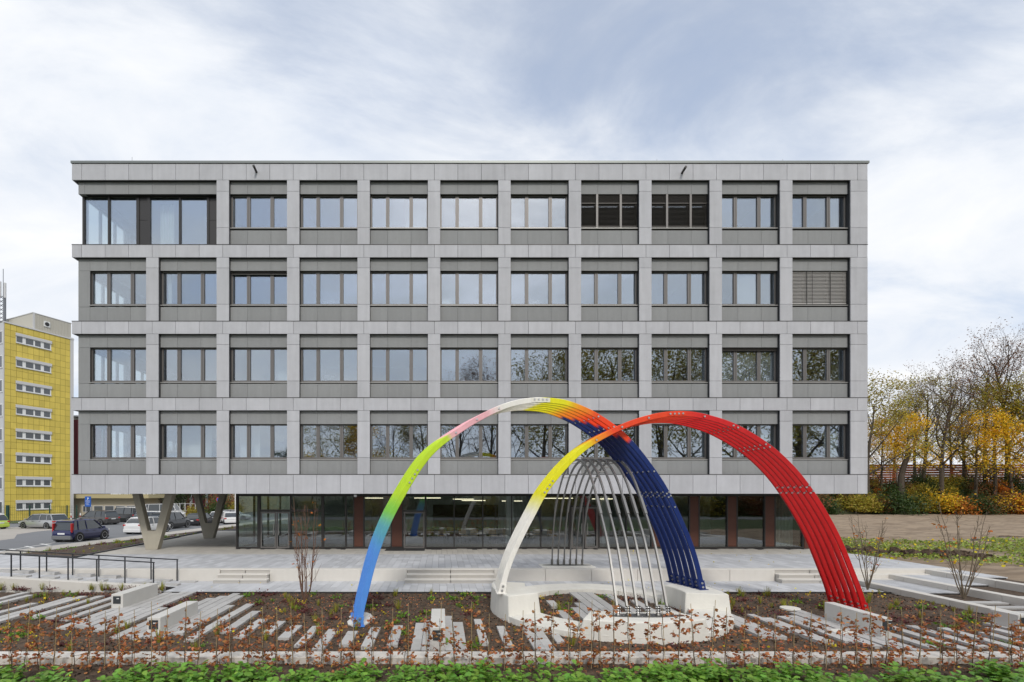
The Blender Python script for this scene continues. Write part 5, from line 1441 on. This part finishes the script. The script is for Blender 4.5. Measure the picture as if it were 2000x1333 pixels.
p_navy, p_silver, p_grey = paint('navy_paint', (0.012,0.016,0.085)), paint('silver_paint', (0.46,0.47,0.48), .6), paint('grey_brown_paint', (0.10,0.095,0.092), .6)
p_black, p_white, p_lime = paint('black_paint', (0.012,0.012,0.014)), paint('white_paint', (0.75,0.75,0.74), 0), paint('lime_paint', (0.52,0.66,0.10), 0)
p_blue2 = paint('dark_blue_paint', (0.03,0.05,0.09), .5); m_bumper = M('grey_plastic', (0.16,0.165,0.17), .6)
car('blue_hatchback', 3.54, 1.6, 1.52, p_navy, 'small dark blue hatchback with tall red tail lamps beside the street bed', (-25.85, 35.4), ah(.10,1), rear=.03, rroof=.10, froof=.60, wsb=.80, belt=.56, hood=.57, nose=.47, bumper=m_bumper, tall_lamp=True)
car('silver_estate', 4.77, 1.82, 1.5, p_silver, 'silver estate car parked in front of the yellow building', (-40.7, 50.3), ah(-1,.24), rear=.03, rroof=.12, froof=.60, wsb=.76, belt=.60)
car('grey_people_carrier', 4.77, 1.88, 1.66, p_grey, 'dark grey people carrier parked below the blue sign', (-40.5, 58.0), ah(-1,.30), rear=.03, rroof=.12, froof=.60, wsb=.80, belt=.58, wr=.34)
vn = car('black_van', 4.9, 1.92, 1.98, p_black, 'black van with a white carrier rack on its rear behind the grey people carrier', (-41.2, 64.5), ah(-1,.42), rear=.015, rroof=.03, froof=.72, wsb=.84, belt=.56, hood=.55, nose=.48, wr=.34, roof_mat=p_white)
rk_ = MB()
for z in (1.0,1.25,1.5,1.75): rk_.tube([(-2.75,-.7,z),(-2.75,.7,z)], .03, 6)
for y in (-.7,.7): rk_.tube([(-2.75,y,.8),(-2.75,y,1.9)], .025, 6).tube([(-2.75,y,1.85),(-2.4,y,1.95)], .02, 5)
rk_.build('carrier_rack', M('white_metal', (.8,.8,.8), .4), vn, world_coords=False)
car('white_hatchback', 4.05, 1.7, 1.44, p_white, 'white hatchback seen from behind left of the first V column', (-25.75, 43.2), ah(.10,1), rear=.03, rroof=.20, froof=.58, wsb=.77, belt=.60, rearz=.66)
car('black_offroader', 4.55, 1.85, 1.68, p_black, 'black off-road car right of the first V column', (-27.5, 50.0), ah(.06,1), rear=.02, rroof=.10, froof=.60, wsb=.74, belt=.58, wr=.36)
car('black_hatchback', 4.1, 1.72, 1.42, p_black, 'small black hatchback parked ahead of the black off-road car', (-27.6, 56.5), ah(.06,1), rear=.03, rroof=.18, belt=.60)
car('white_compact', 4.2, 1.76, 1.48, p_white, 'white compact car seen through the second V column', (-28.0, 63.0), ah(.06,1), rear=.03, rroof=.16, belt=.58)
car('white_saloon', 4.5, 1.78, 1.45, p_white, 'white car seen side on right of the second V column', (-26.0, 60.5), ah(-.55,1), rear=.04, rroof=.24, belt=.60)
car('dark_car', 4.3, 1.78, 1.52, p_blue2, 'dark car half hidden between the arms of the first V column', (-33.5, 57.0), ah(.3,1), rear=.03, rroof=.15, belt=.58)
car('lime_car', 4.3, 1.8, 1.5, p_lime, 'lime and white car cut by the left picture edge', (-45.6, 48.9), ah(-1,.15), rear=.02, rroof=.12, froof=.6, belt=.58, roof_mat=p_white)
car('silver_car', 4.4, 1.78, 1.5, p_silver, 'silver car far back behind the white cars by the glass corner', (-29.5, 70.0), ah(1,.2), belt=.58)
car('white_van', 5.2, 1.98, 2.3, p_white, 'white delivery van far back under the dark tree', (-41.5, 74.0), ah(1,.1), rear=.01, rroof=.02, froof=.74, wsb=.86, belt=.55, wr=.34)

# ---------------------------------------------------------------- yellow tiled building
m_ytile = M('yellow_tile', (0.62,0.485,0.09), 0.55, rnd=.10, stain=.08, noise=.08, nscale=2)
m_ygrout = M('tile_joint', (0.24,0.19,0.05), .9)
m_lgrey = M('light_metal', (0.55,0.55,0.55), .6)
m_corr = M('corrugated_beige', (0.50,0.48,0.42), .7); m_corr.node_tree.nodes
U = Vector((.458,1,0)).normalized(); NV = Vector((U.y,-U.x,0))
A = Vector((-58.69,67.8,0)) + U*(-1.15*1.1)
yb = empty('yellow_building', (A.x, A.y, rz_(66)), math.atan2(U.y, U.x)); tag(yb, 'tall yellow tiled hospital style block at the left edge', 'building')
# local axes: x along the tiled wall (away), y to its back, z up
ZR = 26.0 - rz_(66); LW = 8.06
def part(name, mat, mb): return mb.build(name, mat, yb, world_coords=False)
part('tile_backing', m_ygrout, MB().box(0,LW,.03,.3,0,ZR))
tw = LW/12; th_ = .90; nrow = int(ZR/th_)
zk = [25.0-3.3*k-rz_(66) for k in range(8)]
x_s0, x_s1 = 1.27, 1.27+4.27
for i in range(12):
    for j in range(nrow+1):
        za, zb_ = j*th_, min((j+1)*th_, ZR)
        if zb_-za < .1: continue
        if (i+.5)*tw > x_s0 and (i+.5)*tw < x_s1 and any(k-1.33 < za+.02 and zb_-.02 < k for k in zk): continue
        key = round(zb_-za, 3)
        o = piece('wall_tile', m_ytile, tw-.035, .03, zb_-za-.035, None, 0, 0, 0); o.parent = yb; o.location = (i*tw+.017, 0, za+.017)
m_wglass = M('dull_window_glass', (0.09,0.10,0.11), .1, spec=.7)
for z in zk:
    wn = part('window_band', m_white_wall, MB().box(x_s0,x_s1,-.01,.03,z-1.33,z-.40))
    MB().box(x_s0-.05,x_s1+.05,-.16,.0,z-.40,z).build('shutter_box', m_lgrey, wn, world_coords=False)
    MB().box(x_s0-.02,x_s1+.02,-.12,.0,z-1.42,z-1.33).build('window_sill', m_lgrey, wn, world_coords=False)
    for a, b in ((.06,.75),(1.15,2.05),(2.25,2.95),(3.35,4.12)):
        MB().box(x_s0+a,x_s0+b,-.016,-.011,z-1.22,z-.48).build('pane', m_wglass, wn, world_coords=False)
part('corner_post', m_lgrey, MB().box(LW,LW+.45,-.05,15,0,ZR+.3))
part('block', m_corr, MB().box(.02,LW,.31,15,0,ZR-.02))
part('roof_edge', m_lgrey, MB().box(-.1,LW+.5,-.1,.3,ZR,ZR+.18))
# front return with windows, partly outside the picture
part('front_panel', m_lgrey, MB().box(-.12,0,.05,15,0,ZR))
for k in range(8):
    z = zk[k]-.1
    wn = part('window', m_white_wall, MB().box(-.20,-.12,.15,2.4,z-1.75,z)); 
    for a, b in ((.25,1.1),(1.2,2.3)): MB().box(-.215,-.201,a,b,z-1.6,z-.12).build('pane', m_wglass, wn, world_coords=False)
# corrugated penthouse
x0 = (1.98+1.15)*1.1; pent = MB().box(x0,LW+.3,.35,12,ZR,ZR+2.5)
po = part('penthouse', m_corr, pent)
cg = MB(); q = x0+.25
while q < LW+.2: cg.box(q,q+.09,.30,.35,ZR+.18,ZR+2.4); q += .2
cg.build('rib', m_corr, po, world_coords=False)
MB().box(x0-.06,LW+.36,.28,12.1,ZR+2.5,ZR+2.6).build('penthouse_cap', m_lgrey, po, world_coords=False)
MB().box(x0-.02,x0+.22,.29,.36,ZR+.18,ZR+2.5).build('corner_trim', m_lgrey, po, world_coords=False)
vo = MB().box(x0+1.3,x0+2.1,.22,.30,ZR+1.0,ZR+1.8).build('vent_frame', m_white_wall, po, world_coords=False)
MB().cyl((x0+1.7,.20,ZR+1.4),(0,1,0),.28,.05,18).build('vent_opening', m_trim, vo, world_coords=False)
# antenna mast on its roof
mp_ = W(3, 622, 72); ms = empty('antenna_mast', (mp_.x+.25, mp_.y, 26.1)); tag(ms, 'lattice antenna mast on the roof of the yellow building', 'mast')
mb = MB()
for dx, dy in ((-.35,-.3),(.35,-.3),(0,.35)): mb.tube([(dx,dy,0),(dx,dy,5.6)], .11, 6)
for k in range(9):
    z = .3+.6*k; mb.tube([(-.35,-.3,z),(.35,-.3,z+.5)], .05, 4).tube([(.35,-.3,z),(0,.35,z+.5)], .05, 4).tube([(0,.35,z),(-.35,-.3,z+.5)], .05, 4)
mb.tube([(0,0,4),(0,0,9.6)], .045, 6); mb.build('lattice', M('galvanised', (.22,.23,.25), .5, metal=.6), ms, world_coords=False)
for x, z in ((-.1,5.4),(.62,5.2),(-.9,5.2)): MB().box(x-.14,x+.14,-.5,-.3,z,z+2.2).build('antenna_panel', m_lgrey, ms, world_coords=False, bevel=.03)
MB().tube([(.35,-.3,1.2),(1.0,-.3,1.2),(1.0,-.3,1.6)], .05, 6).cyl((.9,-.3,1.25),(0,0,1),.3,.12,12).build('dish', m_lgrey, ms, world_coords=False)
# wall end with dark red trim between the yellow block and the office
eb = empty('white_red_building', (W(147,960,80).x-1, 80, -1.2)); tag(eb, 'pale building with dark red edge behind the office corner', 'building')
MB().box(-2,.6,0,8,0,16.5).build('wall', m_corr, eb, world_coords=False); MB().box(.6,1.4,-.05,8,3.6,16).build('red_trim', M('dark_red', (.12,.012,.02), .6), eb, world_coords=False)
MB().box(-2.05,1.5,-.1,8.05,16.5,16.7).build('roof_edge', m_lgrey, eb, world_coords=False)
# green fence before the yellow building
m_green = M('green_post', (0.012,0.05,0.03), .5)
fc = empty('mesh_fence', (-48, 60, rz_(60))); tag(fc, 'green wire mesh fence in front of the yellow building', 'fence')
for px in (15, 58, 97, 131, 150):
    x = fxt(px, 60.0); r_ = .13 if px == 15 else .05
    MB().box(x-r_,x+r_,60-r_,60+r_,rz_(60)-.1,rz_(60)+2.25).build('post', m_green, fc)
mb = MB(); xa, xb = fxt(-40, 60.0), fxt(150, 60.0)
for k in range(11): z = rz_(60)+.15+.2*k; mb.box(xa,xb,59.99,60.0,z,z+.012)
x = xa
while x < xb: mb.box(x,x+.01,60.0,60.01,rz_(60)+.1,rz_(60)+2.2); x += .25
mb.build('wire_mesh', m_green, fc)
o = MB().add([(xa-8,60.2,rz_(60)+.03),(xb,60.2,rz_(60)+.03),(xb,66,rz_(66)+.05),(xa-8,66,rz_(66)+.05)], [(0,1,2,3)]).build('grass_verge', m_meadow); struct(o)
# gatehouse with canopy
gh_ = empty('gatehouse', (fxt(205,76), 76, rz_(76))); tag(gh_, 'low beige gatehouse with a canopy behind the parked vans', 'building')
m_beige = M('beige_tile', (0.52,0.46,0.34), .8, noise=.05); m_tan2 = M('tan_fascia', (0.42,0.36,0.20), .7)
hw = 5.1
MB().box(-hw,hw,.3,6,0,3.6).build('wall', m_beige, gh_, world_coords=False)
MB().box(-hw-.3,hw+2.2,-1.0,6.2,3.15,3.75).build('canopy', m_tan2, gh_, world_coords=False)
for x in (-hw-.2, hw+.2): MB().box(x-.16,x+.16,-.8,-.5,0,3.15).build('canopy_post', m_lgrey, gh_, world_coords=False)
for k in range(5):
    wn = MB().box(-3.6+1.7*k,-2.1+1.7*k,.2,.3,1.0,2.0).build('window', m_lgrey, gh_, world_coords=False); MB().box(-3.5+1.7*k,-2.2+1.7*k,.18,.199,1.08,1.92).build('pane', m_wglass, wn, world_coords=False)
# parking sign
sg = empty('parking_sign', (fxt(172,61.5), 61.5, rz_(61.5))); tag(sg, 'blue parking notice board with a white symbol behind the grey car', 'sign')
m_sblue = M('sign_blue', (0.012,0.10,0.42), .5); m_swhite = M('sign_white', (.8,.8,.8), .6)
zc = CAMZ-(980-CY)*61.5/FPX-rz_(61.5)
bo = MB().box(-.38,.38,-.04,.0,zc-.64,zc+.64).build('board', m_sblue, sg, world_coords=False)
MB().box(-.06,.0,-.052,-.041,zc+.22,zc+.50).box(0,.09,-.052,-.041,zc+.44,zc+.50).box(.07,.12,-.052,-.041,zc+.36,zc+.45).box(0,.09,-.052,-.041,zc+.32,zc+.37).build('symbol', m_swhite, bo, world_coords=False)
for k, (a, b) in enumerate(((-.28,.28),(-.3,.26),(-.22,.24),(-.28,.1),(-.2,.2))): MB().box(a,b,-.050,-.041,zc+.10-.13*k,zc+.125-.13*k).build('text_line', m_swhite, bo, world_coords=False)
for x in (-.3,.3): MB().tube([(x,.03,0),(x,.03,zc+.6)], .03, 6).build('post', m_lgrey, sg, world_coords=False)
m_rw = M('bollard_red', (.5,.04,.03), .6)
for px, py, lb in ((139,1008,'red and white bollard near the grey car bonnet, left one'), (157,1003,'red and white bollard before the gatehouse, right one')):
    p = GR(px, py+9) if False else Vector((fxt(px,63), 63, rz_(63)))
    bl = empty('bollard', p); tag(bl, lb, 'bollard', 'red and white bollards')
    for k in range(4): MB().cyl((0,0,.15+.3*k),(0,0,1),.07,.298,10).build('stripe', m_swhite if k % 2 else m_rw, bl, world_coords=False)
# skip lorry / yellow container far back
yc = empty('skip_container', (fxt(318,80), 80, rz_(80))); tag(yc, 'yellow topped container far back behind the first V column', 'container')
MB().loft([[(-1.6,-.8,0.3),(1.6,-.8,.3),(2.0,-.9,1.5),(-2.0,-.9,1.5)],[(-1.6,.8,0.3),(1.6,.8,.3),(2.0,.9,1.5),(-2.0,.9,1.5)]]).build('tub', m_trim, yc, world_coords=False)
MB().box(-1.9,1.9,-.85,.85,1.5,2.0).build('lid', M('yellow_tarp', (.7,.5,.05), .6), yc, world_coords=False, bevel=.15, seg=2)
# far things seen under the building
for px, Y, s, rz, lb in ((318,84,.85,.4,'dark green tree behind the first V column'),(352,88,1.0,2.2,'dark green tree between the two V columns'),(388,92,.95,4.0,'dark green tree left of the second V column')):
    put_tree('green', fxt(px,Y), Y, rz_(Y)-3.2, s, rz, lb, 'trees behind the car park')
rdb = empty('red_house', (fxt(392,100), 100, rz_(100))); tag(rdb, 'dark red house wall with pale window strips far behind the V columns', 'building')
MB().box(-3,2.6,0,8,0,7).build('wall', M('dark_red_wall', (.14,.02,.03), .8), rdb, world_coords=False)
for x in (-2.2,-.6,1.0): MB().box(x,x+.5,-.05,.0,1.5,6).build('window_strip', m_lgrey, rdb, world_coords=False)
MB().box(-3.1,2.7,-.1,8.1,7,7.3).build('roof', m_cap, rdb, world_coords=False)
bgb = empty('beige_house', (fxt(437,104), 104, rz_(104))); tag(bgb, 'beige rendered house far behind the second V column', 'building')
MB().box(-2.8,3.2,0,8,0,6.5).build('wall', m_beige, bgb, world_coords=False); MB().box(-3,3.4,-.2,8.2,6.5,6.8).build('roof', m_cap, bgb, world_coords=False)
def hedge(px, Y, ztop, wpx, i, lb):
    s = wpx*Y/FPX/3.0; bush(i, fxt(px,Y), Y, rz_(Y), s, px*.1, lb, None, sz=max(.5,(ztop-rz_(Y))/(s*1.75)))
zt_ = lambda py, Y: CAMZ-(py-CY)*Y/FPX
hedge(420, 76, zt_(981,76), 40, 1, 'rounded dark green hedge seen through the second V column')
hedge(428, 82, zt_(974,82), 36, 2, 'reddish brown rounded shrub above the dark green hedge')
hedge(452, 84, zt_(973,84), 30, 2, 'orange brown rounded shrub beside the glass corner')
hedge(378, 70, zt_(988,70), 24, 0, 'yellow green rounded shrub between the V columns')
hedge(459, 80, zt_(982,80), 22, 0, 'yellow shrub beside the white lamp post')
lp = MB().tube([(0,0,0),(0,0,5)], .06, 8).box(-.3,.1,-.08,.08,5,5.1).build('lamp_post', m_swhite); lp.location = (fxt(459.5,68), 68, rz_(68)); tag(lp, 'white lamp post just left of the glass corner', 'lamp post')
wf = empty('grey_fence', (fxt(352,72), 72, rz_(72))); tag(wf, 'grey metal fence and gate frame between the V columns', 'fence')
for k in range(6): MB().box(-1.6+.75*k,-1.52+.75*k,0,.06,0,2.4).build('post', m_lgrey, wf, world_coords=False)
for z in (.3,1.3,2.3): MB().box(-1.55,2.2,.02,.05,z,z+.05).build('rail', m_lgrey, wf, world_coords=False)
ns = empty('no_parking_sign', (fxt(427,66), 66, rz_(66))); tag(ns, 'round blue and red traffic sign on a post behind the second V column', 'sign')
MB().tube([(0,.03,0),(0,.03,3.0)], .035, 6).build('post', m_lgrey, ns, world_coords=False)
dz = zt_(976,66)-rz_(66)
d_ = MB().cyl((0,-.02,dz),(0,1,0),.33,.03,20).build('disc', m_rw, ns, world_coords=False); MB().cyl((0,-.04,dz),(0,1,0),.25,.02,20).build('blue_field', m_sblue, d_, world_coords=False)
